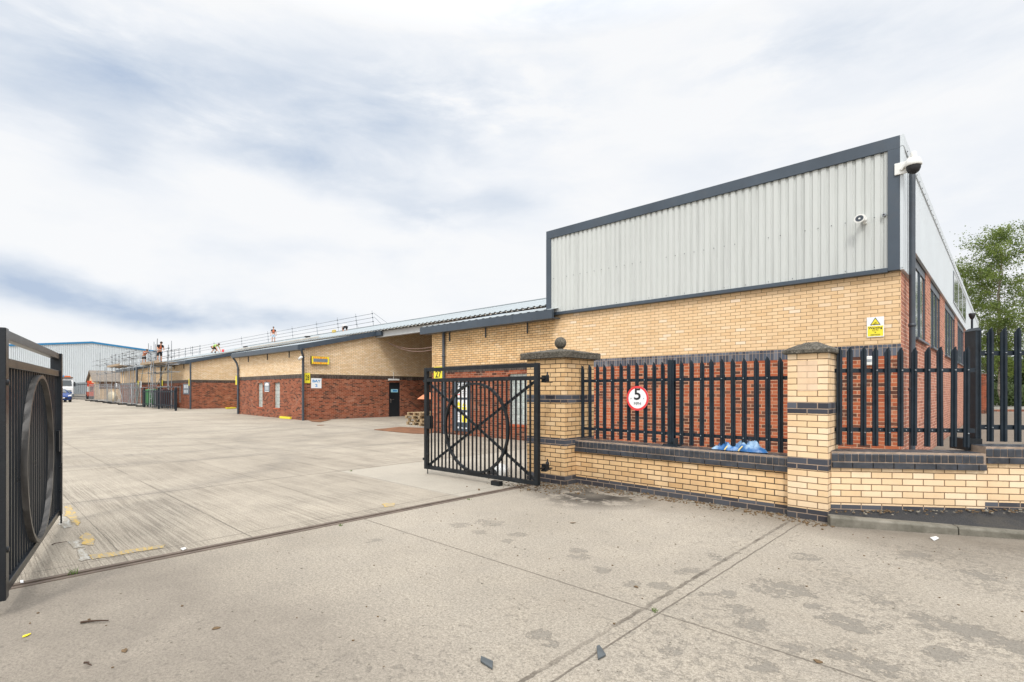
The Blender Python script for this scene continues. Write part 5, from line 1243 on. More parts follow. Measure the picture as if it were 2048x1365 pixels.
# left black palisade + mesh fencing
YH = 10.4; xa, xb = PY(150, YH), PY(178, YH)
fe = thing('palisade_fence', 'black palisade fence beside the lorry at the far left of the yard', 'fence', (xa, YH-.2, zg(xa)))
for k in range(16): b = MB(); pale_mesh(b, (xb-xa)*k/15, 0, .05, 2.2, wd=.26); b.build('pale', M_pal, fe, fix=False)
for z in (.4, 1.9): b = MB(); b.box(0, xb-xa, .02, .07, z-.04, z+.04); b.build('rail', M_pal, fe)
def mesh_fence_panel():
    t = thing('mesh_fence_panel', 'galvanised mesh fence panel', 'fence panel', (0, 0, 0), 0, 'temporary mesh fence panels in a row')
    b = MB(); b.tube([(0, 0, .08), (0, 0, 1.95), (3.4, 0, 1.95), (3.4, 0, .08)], .022, 6); b.tube([(0, 0, .2), (3.4, 0, .2)], .02, 6); b.build('panel_frame', M_galv, t)
    b = MB()
    for k in range(1, 34): x = k*.1; b.box(x-.003, x+.003, -.003, .003, .2, 1.93)
    for k in range(1, 8): b.box(0, 3.4, -.003, .003, .2+k*.22-.003, .2+k*.22+.003)
    b.build('wire_mesh', M_galv, t)
    for x in (.0, 3.4): b = MB(); b.box(x-.12, x+.12, -.35, .35, 0, .12); b.build('foot_block', M_tyre, t, bevel=.02)
    return t
mp = mesh_fence_panel(); xa, xb = PY(178, YH), PY(284, YH); n = int((xb-xa)/3.5)
ORD = ['leftmost', 'second', 'third', 'fourth', 'fifth', 'sixth', 'seventh', 'eighth', 'ninth', 'tenth']
for k in range(n):
    xx = xa+(xb-xa)*k/n; lab = f'{ORD[k]} mesh fence panel from the left in the row before the scaffold' if k < n-1 else 'mesh fence panel next to the green container enclosure'
    if k == 0: mp.location = (xx, YH, zg(xx)); mp['label'] = lab
    else: dup(mp, (xx, YH+random.uniform(-.05, .05), zg(xx)), R(random.uniform(-2, 2)), lab)

# ---------- scaffold
def pole_mb(b, p, q, r=.03): b.tube([p, q], r, 6)
YA, YBs = 11.45, 10.75
def scaffold(label, us, tops, ys, deck, rails_v, extra):
    x_ = PY(us[0], ys[0]); t = thing('scaffold', label, 'scaffold', (x_, ys[0], zg(x_))); L = Vector(t.location)
    for i, u in enumerate(us):
        y = ys[i % len(ys)]; X_ = PY(u, y); D = y/ray(u)[1]; zt = CAMH+(HOR-tops[i])/FPX*D
        b = MB(); b.tube([Vector((X_, y, zg(X_)))-L, Vector((X_, y, zt))-L], .025, 6); b.build('standard', M_galv, t)
        for z in rails_v: b = MB(); b.box(X_-L.x-.05, X_-L.x+.05, y-L.y-.05, y-L.y+.05, z-.04-L.z, z+.04-L.z); b.build('coupler', M_pipe, t)
    xs = [PY(u, ys[i % len(ys)]) for i, u in enumerate(us)]
    for z in rails_v:
        for y in ys:
            b = MB(); b.tube([(min(xs)-L.x-.3, y-L.y, z-L.z+random.uniform(-.03, .03)), (max(xs)-L.x+.3, y-L.y, z-L.z+random.uniform(-.03, .03))], .022, 6); b.build('ledger', M_galv, t)
    for x in xs[::2]:
        b = MB()
        for z in rails_v[1:3]: b.tube([(x-L.x, ys[0]-L.y, z-L.z-.06), (x-L.x, ys[-1]-L.y, z-L.z-.06)], .028, 6)
        b.build('transom', M_galv, t)
    for (p, q) in extra:
        b = MB(); b.tube([Vector(p)-L, Vector(q)-L], .03, 6); b.build('brace', M_galv, t)
    if deck:
        x0_, x1_, z_ = deck
        for k in range(4): b = MB(); b.box(x0_-L.x, x1_-L.x, YBs-L.y-.3+k*.3, YBs-L.y-.3+k*.3+.27, z_-L.z, z_-L.z+.045); b.build('deck_board', M_wood, t)
        b = MB(); b.box(x0_-L.x, x1_-L.x, YBs-L.y-.34, YBs-L.y-.31, z_-L.z+.0, z_-L.z+.2); b.build('toe_board', M_wood, t)
    return t, L
# bay with the two workers
dx0, dx1 = PY(297, 11), PY(336, 11); D = 11/ray(318)[1]; zdk = CAMH+(HOR-728.5)/FPX*D
scaffold('tall scaffold tower with a board deck and ladder, in front of the third brick unit', [297, 302, 308, 321, 337, 343, 311, 335], [687, 692, 684, 688, 690, 682, 689, 703], [YBs, YA], (dx0, dx1, zdk), (1.9, 3.1, zdk-.1, zdk+.5, zdk+1.05),
         [((PY(337, 10.4), 10.4, zdk), (PY(313, 10.4), 10.4, 2.0)), ((PY(300, 10.5), 10.5, 4.0), (PY(306, 10.5), 10.5, 1.6)), ((PY(272, 10.6), 10.6, .2), (PY(289, 10.6), 10.6, 4.0)), ((PY(311, 11), 11, 3.6), (PY(315, 11), 11, zdk+2.1))])
ld = thing('ladder', 'aluminium ladder climbing to the scaffold deck', 'ladder', (PY(299, 10.3), 10.3, zg(-55)))
b = MB(); b.tube([(0, 0, 0), (.35, .1, 4.3)], .03, 6); b.tube([(.6, 0, 0), (.95, .1, 4.3)], .03, 6); b.build('rail', M_galv, ld)
for k in range(11): b = MB(); b.tube([(.03*k+.03, 0, .35+k*.37), (.63+.03*k, 0, .35+k*.37)], .02, 5); b.build('rung', M_galv, ld)
zdk2 = 4.1
scaffold('long run of scaffold poles across the farthest brick unit', [231, 238, 245, 252, 259, 267, 272, 249, 256, 264], [708, 709, 706, 704, 704, 703, 702, 720, 719, 718], [YBs, YA], (PY(228, 11), PY(254, 11), 4.05), (1.9, 4.0, 4.75, 5.25), [((PY(238, 10.6), 10.6, 2.2), (PY(247, 10.6), 10.6, .2)), ((PY(254, 10.5), 10.5, .3), (PY(274, 10.5), 10.5, 2.3)), ((PY(262, 10.5), 10.5, .2), (PY(277, 10.5), 10.5, 2.1))])
scaffold('farthest scaffold bay, in front of the small gabled building', [194, 200, 210, 213, 224, 231], [708, 706, 735, 724, 709, 712], [YBs, YA], None, (2.1, 3.6, 4.6, 5.1), [])
for (u, lab, top) in [(375, 'lone scaffold pole standing at the corner downpipe of the third unit', 690), (357, 'lone scaffold pole left of the dark notice board', 705)]:
    pass
# roof edge protection
def guard(label, us, y, zbase, hgt, rails, ends=0, lean=.18):
    xs = [PY(u, y) for u in us]; t = thing('guard_rail', label, 'guard rail', (xs[0], y, zbase)); x0_ = xs[0]
    for i, x in enumerate(xs):
        b = MB(); b.tube([(x-x0_, 0, 0), (x-x0_-lean*hgt, 0, hgt)], .028, 6); b.build('post', M_galv, t)
        for z in rails: b = MB(); b.box(x-x0_-lean*z-.05, x-x0_-lean*z+.05, -.05, .05, z-.04, z+.04); b.build('coupler', M_pipe, t)
        if i % 2 == 0: b = MB(); b.tube([(x-x0_-lean*rails[-1], 0, rails[-1]), (x-x0_+.9, -.4, .0)], .024, 6); b.build('brace', M_galv, t)
    for z in rails: b = MB(); b.tube([(-3-lean*z, 0, z), (xs[-1]-x0_+ends-lean*z, 0, z)], .026, 6); b.build('rail', M_galv, t)
    return t, xs
yg = 27.6; zb_ = mz(yg)+.04
guard('long roof edge rail with leaning posts along the ridge', [343, 382, 429, 484, 537, 586, 635, 677, 714, 747], yg, zb_, 1.55, (.45, .85, 1.25), 0)
guard('lower roof rail above the third brick unit', [349, 358, 371, 385, 400], 20.5, mz(20.5)+.04, 1.25, (.35, .75, 1.1), 0, 0)
guard('roof rail above the farthest brick unit', [259, 267, 282, 291, 300], 13.5, roof_z(13.5)+.06, 1.3, (.4, .8, 1.15), 0, 0)
b = MB(); xe_ = PY(747, yg)
b.tube([(xe_, yg, zb_+1.3), (xe_+2.6, yg-.2, zb_+.1)], .025, 6); b.tube([(xe_+.1, yg, zb_+.9), (xe_+1.6, yg-.2, zb_+.1)], .025, 6); o = b.build('sloping_rail', M_galv); tag(o, 'pair of sloping poles at the right end of the ridge rail', 'rail')
# flashing strip and tools on the roof
xs0, xs1 = PY(478, 17), PY(640, 17)
b = MB(); b.add([(xs0, 16.6, mz(16.6)+.05), (xs1, 16.9, mz(16.9)+.05), (xs1, 17.5, mz(17.5)+.16), (xs0, 17.2, mz(17.2)+.16), (xs0, 16.6, mz(16.6)+.14), (xs1, 16.9, mz(16.9)+.14)], [(0, 1, 5, 4), (4, 5, 2, 3)])
o = b.build('roof_sheet_stack', M_roofd); tag(o, 'long stack of loose roofing sheets lying on the roof above the 28 unit', 'roof sheets')
def coil(label, u, y, r): 
    x_ = PY(u, y); b = MB(); b.lathe([(r*.5, 0), (r, .03), (r, .13), (r*.5, .16)], 14, Matrix.Translation((0, 0, 0))); o = b.build('cable_coil', M_blackp); o.location = (x_, y, mz(y)+.03); tag(o, label, 'coil')
coil('dark coil on the roof below the standing worker', 615, 23, .28); coil('dark coil on the roof between two workers', 491, 21, .25)

# ================================================================= PEOPLE
def skinmesh(name, J, E, m_, parent, root_i=0, sub=1):
    me = bpy.data.meshes.new(name); me.from_pydata([j[:3] for j in J], E, []); me.update()
    o = bpy.data.objects.new(name, me); C.objects.link(o); o.parent = parent
    sk = o.modifiers.new('skin', 'SKIN'); sk.use_smooth_shade = True
    if not me.skin_vertices: me.attributes.new('skin', 'FLOAT', 'POINT') if False else None
    sv = me.skin_vertices
    if len(sv) == 0:
        bm = bmesh.new(); bm.from_mesh(me); bm.verts.layers.skin.verify(); bm.to_mesh(me); bm.free(); sv = me.skin_vertices
    for i, j in enumerate(J):
        r = j[3]; sv[0].data[i].radius = (r, r) if not isinstance(r, tuple) else r; sv[0].data[i].use_root = (i == root_i)
    ss = o.modifiers.new('sub', 'SUBSURF'); ss.levels = ss.render_levels = sub
    me.materials.append(m_); return o
def person(label, loc, rz, pose, top, shorts, vest=None, hair=None, hatm=None, long_=False, socks=None):
    """pose: dict of joint positions in metres, x right, y forward"""
    t = thing('person', label, 'person', loc, rz); P = {k: Vector(v) for k, v in pose.items()}
    J = []; E = []; idx = {}
    def add(k, p, r, par=None):
        idx[k] = len(J); J.append((p.x, p.y, p.z, r))
        if par is not None: E.append((idx[par], idx[k]))
    add('pel', P['pel'], (.15, .11)); add('waist', P['pel'].lerp(P['chest'], .5), (.13, .10), 'pel'); add('chest', P['chest'], (.16, .11), 'waist')
    add('neck', P['chest'].lerp(P['head'], .52), .055, 'chest'); add('jaw', P['chest'].lerp(P['head'], .78), (.065, .075), 'neck'); add('head', P['head'], (.075, .095), 'jaw')
    up = (P['head']-P['chest']).normalized(); add('crown', P['head']+up*.085, (.055, .065), 'head')
    fw = Vector(pose.get('face', (0, 1, 0))).normalized(); add('nose', P['head']+fw*.10-up*.01, .014, 'head')
    for s in ('l', 'r'):
        add('sh'+s, P['sh'+s], .06, 'chest'); add('el'+s, P['el'+s], .042, 'sh'+s); add('wr'+s, P['wr'+s], .03, 'el'+s)
        d = (P['wr'+s]-P['el'+s]).normalized(); sd_ = d.cross(Vector((0, 0, 1))); 
        if sd_.length < .2: sd_ = Vector((0, 1, 0))
        sd_.normalize(); palm = P['wr'+s]+d*.06; add('pa'+s, palm, (.035, .018), 'wr'+s)
        for k, (o_, ln) in enumerate(((-.03, .065), (-.01, .08), (.01, .078), (.03, .06))):
            f1 = palm+sd_*o_+d*.045; add(f'f{k}{s}', f1, .010, 'pa'+s); add(f'g{k}{s}', f1+d*ln*.6+fw*.02, .008, f'f{k}{s}')
        add('th'+s, palm-sd_*.045+d*.0, .011, 'pa'+s); add('ti'+s, palm-sd_*.06+d*.04, .009, 'th'+s)
        add('hp'+s, P['hp'+s], .095, 'pel'); add('kn'+s, P['kn'+s], .062, 'hp'+s); add('an'+s, P['an'+s], .042, 'kn'+s); add('to'+s, P['to'+s], (.045, .03), 'an'+s)
    skinmesh('body', J, E, M_skin, t)
    # clothing
    c = P['chest']; g_ = 1.18
    Jt = [(*P['pel'].lerp(c, .12), (.165, .125)), (*P['pel'].lerp(c, .5), (.15, .12)), (*c, (.18, .13)), (*c.lerp(P['head'], .36), .075)]
    Et = [(0, 1), (1, 2), (2, 3)]
    for s in ('l', 'r'): n_ = len(Jt); Jt += [(*P['sh'+s], .078), (*P['sh'+s].lerp(P['el'+s], .6), .062)]; Et += [(2, n_), (n_, n_+1)]
    skinmesh('shirt', Jt, Et, top, t)
    if vest: skinmesh('vest', [(*P['pel'].lerp(c, .3), (.172, .135)), (*P['pel'].lerp(c, .6), (.168, .135)), (*c, (.195, .142)), (*c.lerp(P['head'], .22), (.15, .12))], [(0, 1), (1, 2), (2, 3)], vest, t)
    e_ = 1.0 if long_ else .92
    Js = [(*P['pel'].lerp(c, .14), (.168, .128)), (*P['pel'], (.175, .135))]; Es = [(0, 1)]
    for s in ('l', 'r'): n_ = len(Js); Js += [(*P['hp'+s], .115), (*P['hp'+s].lerp(P['kn'+s], e_), .088)]; Es += [(1, n_), (n_, n_+1)]
    skinmesh('shorts', Js, Es, shorts, t, 1)
    for s in ('l', 'r'):
        skinmesh('boot', [(*P['an'+s].lerp(P['kn'+s], .22), .055), (*P['an'+s], .058), (*P['to'+s], (.055, .042))], [(0, 1), (1, 2)], M_blk if socks is None else socks, t)
    hm = hatm or M_hair
    b = MB(); b.lathe([(.0995*math.cos(R(q)), .115*math.sin(R(q))) for q in range(-5, 90, 12)], 16, Matrix.Translation(P['head']+up*.03-fw*.012) @ up.to_track_quat('Z', 'Y').to_matrix().to_4x4()); b.build('hair' if not hatm else 'helmet', hm, t)
    return t
STAND = dict(pel=(0, 0, .95), chest=(0, 0, 1.38), head=(0, .03, 1.68), shl=(-.19, 0, 1.43), shr=(.19, 0, 1.43), ell=(-.27, .0, 1.15), elr=(.27, 0, 1.15), wrl=(-.27, .08, .90), wrr=(.28, .08, .90),
             hpl=(-.10, 0, .90), hpr=(.10, 0, .90), knl=(-.12, .03, .49), knr=(.13, .03, .49), anl=(-.13, 0, .09), anr=(.14, 0, .09), tol=(-.14, .17, .05), tor=(.16, .17, .05))
def toward(x, y): return math.atan2(-y, -x)-R(90)+R(0)
x_, y_ = PD(547, 60); yw_ = 24.6
x_ = PY(547, yw_); person('person in dark top with orange hi-vis vest and pale shorts standing upright on the roof', (x_, yw_, mz(yw_)+.05), math.atan2(-y_, -x_)-R(90), STAND, M_blk, M_denim, M_hivo)
LOOKD = dict(STAND); LOOKD.update(chest=(0, .12, 1.35), head=(0, .30, 1.58), shl=(-.18, .14, 1.40), shr=(.18, .14, 1.40), ell=(-.24, .22, 1.12), elr=(.24, .24, 1.12), wrl=(-.12, .44, 1.05), wrr=(.12, .44, 1.04), face=(0, .8, -.6))
x_ = PY(319, 10.9); person('person in black with orange vest looking down on the scaffold deck', (x_, 10.9, zdk+.05), R(-80), LOOKD, M_blk, M_blk, M_hivo)
x_ = PY(288, 12.6); BEND = dict(STAND); BEND.update(chest=(0, .24, 1.27), head=(0, .45, 1.45), shl=(-.18, .28, 1.30), shr=(.18, .28, 1.30), ell=(-.2, .48, 1.12), elr=(.22, .48, 1.14), wrl=(-.08, .62, 1.3), wrr=(.1, .62, 1.3), face=(0, .8, -.6))
person('person in orange vest and black shorts stooping on the roof left of the deck', (x_, 12.6, roof_z(12.6)+.1), R(-70), BEND, M_hivo, M_blk, M_hivo)
CROUCH = dict(pel=(0, -.25, .62), chest=(0, .16, .78), head=(0, .42, .86), shl=(-.18, .2, .80), shr=(.18, .2, .80), ell=(-.22, .34, .50), elr=(.24, .36, .50), wrl=(-.16, .50, .22), wrr=(.2, .52, .22),
              hpl=(-.11, -.25, .60), hpr=(.11, -.25, .60), knl=(-.16, .10, .36), knr=(.16, .0, .34), anl=(-.16, -.2, .10), anr=(.17, -.28, .09), tol=(-.16, -.02, .05), tor=(.17, -.1, .05), face=(0, .5, -.8))
yw_ = 17.0; x_ = PY(430, yw_); person('person in green hi-vis and dark trousers bending over the roof sheets', (x_, yw_, mz(yw_)+.05), R(-60), CROUCH, M_hivg, M_blk, M_hivg, long_=True)
KNEEL = dict(CROUCH); 
yw_ = 26.6; x_ = PY(690, yw_); person('person in white and green kneeling low near the ridge of the roof', (x_, yw_, mz(yw_)-.18), R(70), CROUCH, M_white, M_blk, None, hatm=M_plasticw, long_=True)
# tool box and red bucket
x_ = PY(446, 17.5); b = MB(); b.lathe([(.09, 0), (.12, .24), (.11, .24)], 14); o = b.build('bucket', M_redp); o.location = (x_, 17.5, mz(17.5)+.05); tag(o, 'small red bucket on the roof beside the bending worker', 'bucket')
x_ = PY(668, 26); b = MB(); b.box(-.25, .25, -.12, .12, 0, .3); o = b.build('tool_bag', paint('tan_canvas', (.55, .42, .12), .9), bevel=.05); o.location = (x_, 26, mz(26)+.03); tag(o, 'tan tool bag near the kneeling worker on the roof', 'bag')

# ================================================================= VEHICLES
def wheel(t, x, y, r, w_=.2):
    wh = bpy.data.objects.new('wheel', None)
    b = MB(); b.lathe([(r*.62, -w_/2), (r*.95, -w_/2), (r, -w_*.35), (r, w_*.35), (r*.95, w_/2), (r*.62, w_/2)], 24, ax='x'); b.v = [(p[0]+x, p[1]+y, p[2]+r) for p in b.v]; o = b.build('wheel', M_tyre, t)
    b = MB(); b.lathe([(.05, -w_*.42), (r*.62, -w_*.38), (r*.62, w_*.38), (.05, w_*.42)], 16, ax='x'); b.v = [(p[0]+x, p[1]+y, p[2]+r) for p in b.v]; b.build('rim', M_chrome, o)
def car(label, loc, rz):
    t = thing('parked_car', label, 'car', loc, rz)
    # stations along y (front = -y): y, bottom z, bonnet/belt z, roof z, half width, roof half width
    S = [(-2.15, .34, .56, .56, .62, .5), (-2.08, .22, .66, .67, .80, .6), (-1.75, .20, .78, .80, .88, .66), (-1.1, .20, .90, .93, .90, .68), (-.85, .20, .94, 1.0, .90, .64), (-.25, .20, .95, 1.40, .90, .58), (.3, .2, .96, 1.46, .90, .58), (1.0, .2, .97, 1.42, .89, .56), (1.6, .22, .98, 1.18, .87, .58), (2.0, .3, .96, 1.0, .82, .6), (2.12, .4, .9, .92, .7, .5)]
    b = MB(); vs = []; fs = []; m = 12
    for (y, zb, zm, zt, hw_, hr) in S:
        half = [(0, zb), (hw_*.85, zb), (hw_, zb+.15), (hw_*1.0, zm-.12), (hw_*.95, zm), (hr, zt-.03), (hr*.6, zt+.01)]
        ring_ = half+[(-a, c) for a, c in half[:0:-1]]
        for a, c in ring_: vs.append((a, y, c))
    m = len(vs)//len(S)
    for i in range(len(S)-1):
        for j in range(m): fs.append((i*m+j, i*m+(j+1) % m, (i+1)*m+(j+1) % m, (i+1)*m+j))
    fs.append(tuple(range(m))[::-1]); fs.append(tuple(range((len(S)-1)*m, len(S)*m)))
    b.add(vs, fs, True); b.build('body', M_carblue, t)
    b = MB(); b.add([(-.60, -.87, 1.02), (.60, -.87, 1.02), (.50, -.30, 1.385), (-.50, -.30, 1.385)], [(0, 1, 2, 3)]); b.v = [(p[0], p[1]-.03, p[2]+.02) for p in b.v]; b.build('windscreen', M_glassd, t)
    for s in (-1, 1):
        b = MB(); b.add([(s*.86, -.6, 1.0), (s*.86, 1.3, 1.02), (s*.62, .95, 1.38), (s*.62, -.15, 1.38)], [(0, 1, 2, 3)]); b.build('side_window', M_glassd, t)
        b = MB(); b.add([(s*.50, -2.14, .60), (s*.80, -2.06, .64), (s*.86, -1.72, .80), (s*.62, -1.92, .74), (s*.50, -2.16, .72)], [(0, 1, 2, 3, 4)]); b.v = [(p[0]*1.01, p[1]-.02, p[2]+.01) for p in b.v]; b.build('headlight', M_white, t)
        b = MB(); b.box(s*.90, s*1.06, -.85, -.70, .95, 1.08); b.build('wing_mirror', M_carblue, t, bevel=.03)
        for y in (-1.4, 1.35): wheel(t, s*.80, y, .32)
    b = MB(); b.box(-.48, .48, -2.17, -2.1, .34, .52); b.build('grille', M_blackp, t); b = MB(); b.box(-.26, .26, -2.19, -2.17, .42, .52); b.build('number_plate', M_white, t)
    return t
cx_, cy_ = PD(116, 57); face = math.atan2(-cy_, -cx_)
car('blue hatchback seen past the free end of the left gate leaf', (cx_, cy_, zg(cx_)+.0), face+R(90)+R(8))
def truck(label, loc, rz):
    t = thing('lorry', label, 'lorry', loc, rz)
    b = MB(); b.prism([(-1.1, .55), (1.0, .55), (1.0, 2.75), (-.55, 2.8), (-.85, 2.6), (-1.05, 1.75), (-1.12, 1.5)], -1.22, 1.22, 'x'); b.build('cab', M_white, t, bevel=.06)
    b = MB(); b.add([(-1.08, -1.07, 1.78), (1.08, -1.07, 1.78), (1.0, -.87, 2.52), (-1.0, -.87, 2.52)], [(0, 1, 2, 3)]); b.v = [(p[0], p[1]-.05, p[2]) for p in b.v]; b.build('windscreen', M_glassd, t)
    b = MB(); b.box(-1.0, 1.0, -1.18, -1.1, .75, 1.2); b.build('grille', M_pcb, t); b = MB(); b.box(-1.24, 1.24, -1.3, -1.0, .35, .72); b.build('bumper', M_pcb, t, bevel=.05)
    for s in (-1, 1):
        b = MB(); b.box(s*.75, s*1.1, -1.33, -1.28, .48, .66); b.build('headlight', M_chrome, t)
        b = MB(); b.box(s*1.25, s*1.42, -1.1, -1.0, 1.7, 2.3); b.build('wing_mirror', M_blackp, t)
        wheel(t, s*1.02, -.3, .48, .28); wheel(t, s*1.02, 4.2, .48, .3)
    b = MB(); b.box(-1.2, 1.2, -1.0, -.5, 2.82, 2.95); b.build('sun_visor', M_brownw, t)
    for s in (-1, 1): b = MB(); b.box(s*.35, s*.95, -.75, -.45, 2.95, 3.1); b.build('beacon', M_orangep, t)
    b = MB(); b.box(-.32, .32, -.75, -.45, 2.95, 3.15); b.build('roof_sign', M_bluep, t)
    b = MB(); b.box(-1.25, 1.25, 1.1, 6.2, .9, 1.1); b.box(-.5, .5, .5, 6.2, .6, .9); b.build('flatbed', M_pcb, t); b = MB(); b.tube([(1.1, 1.3, 1.1), (1.1, 1.3, 3.1), (-1.1, 1.3, 3.1)], .04, 6); b.build('headboard_bar', M_galv, t)
    return t
cx_, cy_ = PD(121, 69); face = math.atan2(-cy_, -cx_)
truck('white lorry cab with orange roof beacons behind the blue car', (cx_, cy_, zg(cx_)), face+R(90)+R(4))
# orange machine and clutter by the far fence
x_, y_ = PD(186, 71); om = thing('orange_lift', 'orange access platform machine in front of the gabled building', 'machine', (x_, y_, zg(x_)))
b = MB(); b.box(-1.0, 1.0, -.6, .6, .4, 1.0); b.box(-.9, .9, -.5, .5, 1.7, 1.8); b.bar((-.8, 0, 1.0), (.8, 0, 1.7), .2, .1); b.bar((.8, 0, 1.0), (-.8, 0, 1.7), .2, .1); b.box(-.9, -.82, -.5, .5, 1.8, 2.5); b.box(.82, .9, -.5, .5, 1.8, 2.2); b.box(-.9, .9, -.5, -.45, 2.1, 2.2); b.build('lift_body', M_orangem, om)
for sx_ in (-.7, .7): b = MB(); b.lathe([(.3, -.6), (.3, .6)], 14, Matrix.Translation((sx_, 0, .3)), ax='y'); b.build('wheel', M_tyre, om)
x_ = PY(204, 11.0); lump('cream_tank', 'cream coloured bulk sack behind the mesh fence', 'sack', x_, 11.9, zg(x_), 1.5, .5, .75, paint('cream_sack', (.62, .53, .36), .8), 9, 3, .08)

# ================================================================= TREES
def tree(label, x, y, h_, spread, seed, mleaf, nleaf=9000, trunk_r=.16, lean=(0, 0), low=.25, leaf=.16, nl=46, trunks=1):
    rn = random.Random(seed); t = thing('birch_tree', label, 'tree', (x, y, zg(x)))
    b = MB(); tips = []
    for tr in range(trunks):
        q0 = rn.uniform(0, 6.28); off = Vector((math.cos(q0), math.sin(q0), 0))*(0 if trunks == 1 else .5)
        pts = [off*1]; n = 9
        for k in range(1, n+1):
            f = k/n; pts.append(Vector((lean[0]*f+rn.gauss(0, .12), lean[1]*f+rn.gauss(0, .12), h_*.92*f))+off*(1+f*1.6))
        for i in range(n): b.tube([pts[i], pts[i+1]], trunk_r*(1-i/n*.85), 8, cap=False, r2=trunk_r*(1-(i+1)/n*.85))
        for k in range(nl//trunks):
            f = low+(1-low)*(k+rn.random())/(nl/trunks); i = min(n-1, int(f*n)); base = pts[i].lerp(pts[i+1], f*n-i)
            az_ = rn.uniform(0, 6.28); env = math.sin(math.pi*min(1, (1.02-f)/(1.02-low)*.8+.13))**.8
            ln = spread*env*rn.uniform(.55, 1.05); el = R(rn.uniform(10, 45))
            d = Vector((math.cos(az_)*math.cos(el), math.sin(az_)*math.cos(el), math.sin(el)))
            e1 = base+d*ln*.5+Vector((0, 0, .05*ln)); e2 = base+d*ln+Vector((0, 0, -.12*ln))
            b.tube([base, e1, e2], .045*(1.1-f), 5, cap=False, r2=.008)
            for q in range(6):
                c_ = base.lerp(e1, rn.uniform(.5, 1)) if q < 2 else e1.lerp(e2, rn.random()); 
                tips.append((c_+Vector((rn.gauss(0, .3), rn.gauss(0, .3), rn.gauss(0, .22))), rn.uniform(.22, .55)*min(1.2, spread/2.4)))
        tips.append((pts[-1], .4)); tips.append((pts[-2], .5))
    b.build('trunk', M_bark, t)
    cr = MB(); vs = []; fs = []
    for _ in range(nleaf):
        c_, r_2 = rn.choice(tips); d = Vector((rn.gauss(0, 1), rn.gauss(0, 1), rn.gauss(0, .8)))*r_2*.62; p = c_+d
        nrm = Vector((rn.gauss(0, 1), rn.gauss(0, 1), rn.gauss(.6, 1))).normalized(); a = nrm.orthogonal().normalized(); a.rotate(Matrix.Rotation(rn.uniform(0, 6.28), 3, nrm)); bb = nrm.cross(a)
        s_ = leaf*rn.uniform(.6, 1.25); o_ = len(vs)
        vs += [p-a*s_*.5, p+bb*s_*.32, p+a*s_*.5, p-bb*s_*.32]; fs.append((o_, o_+1, o_+2, o_+3))
    cr.add(vs, fs); cr.build('crown', mleaf, t, fix=False)
    return t
x_, y_ = PD(2022, 47); tree('tall leafy birch rising behind the taller fence section, crown at the right edge', x_, y_, 17.0, 4.2, 11, M_leafA, 29000, .15, (.3, .2), .2, .16, 110, 2)
x_, y_ = PD(1985, 52); tree('slender leaning birch nearest the end of the clad building', x_, y_, 14.9, 3.0, 5, M_leafA, 13000, .12, (-2.2, -2.0), .22, .16, 60)
x_, y_ = PD(2085, 49); tree('birch half outside the right edge, beyond the tall birch', x_, y_, 13.5, 3.4, 23, M_leafA, 13000, .18, (.4, 0), .25, .17, 60)
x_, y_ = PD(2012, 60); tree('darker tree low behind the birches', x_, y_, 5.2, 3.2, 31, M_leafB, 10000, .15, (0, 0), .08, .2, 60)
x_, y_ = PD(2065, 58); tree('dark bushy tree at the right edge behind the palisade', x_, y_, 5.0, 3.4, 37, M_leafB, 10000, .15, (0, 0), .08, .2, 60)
# undergrowth, low wall and back fence
rn = random.Random(77); cr = MB(); vs = []; fs = []
pA_, pB_ = Vector((*PD(1962, 56), 0)), Vector((*PD(2180, 56), 0))
for _ in range(16000):
    f = rn.random(); c_ = pA_.lerp(pB_, f); hh = (1.7+.6*math.sin(f*9)+.4*math.sin(f*23))*rn.random()**.7
    p = c_+Vector((rn.gauss(0, .9), rn.gauss(0, .9), hh)); a = Vector((rn.gauss(0, 1), rn.gauss(0, 1), rn.gauss(0, 1))).normalized(); bb = a.orthogonal().normalized(); s_ = rn.uniform(.12, .26); o_ = len(vs)
    vs += [p-a*s_*.5, p+bb*s_*.35, p+a*s_*.5, p-bb*s_*.35]; fs.append((o_, o_+1, o_+2, o_+3))
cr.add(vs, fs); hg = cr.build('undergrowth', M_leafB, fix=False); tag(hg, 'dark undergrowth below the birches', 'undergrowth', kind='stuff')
fa, fb_ = PD(1950, 60), PD(2180, 60); an = math.atan2(fb_[1]-fa[1], fb_[0]-fa[0]); ln = math.hypot(fb_[0]-fa[0], fb_[1]-fa[1])
bf = thing('palisade_fence', 'distant palisade fence in shade behind the undergrowth', 'fence', (fa[0], fa[1], 0), an)
for k in range(int(ln/.3)): b = MB(); pale_mesh(b, k*.3, 0, .3, 2.5, wd=.09); b.build('pale', M_pal, bf, fix=False)
for z in (.7, 2.1): b = MB(); b.box(0, ln, .02, .06, z-.04, z+.04); b.build('rail', M_pal, bf)
ka, kb_ = PD(1962, 40), PD(2180, 40); an = math.atan2(kb_[1]-ka[1], kb_[0]-ka[0]); ln = math.hypot(kb_[0]-ka[0], kb_[1]-ka[1])
b = MB(); b.box(0, ln, 0, .25, -.1, .16); lw = b.build('garden_wall', M_red); lw.location = (ka[0], ka[1], 0); lw.rotation_euler = (0, 0, an); tag(lw, 'low dark brick edging wall at the foot of the trees', 'wall')

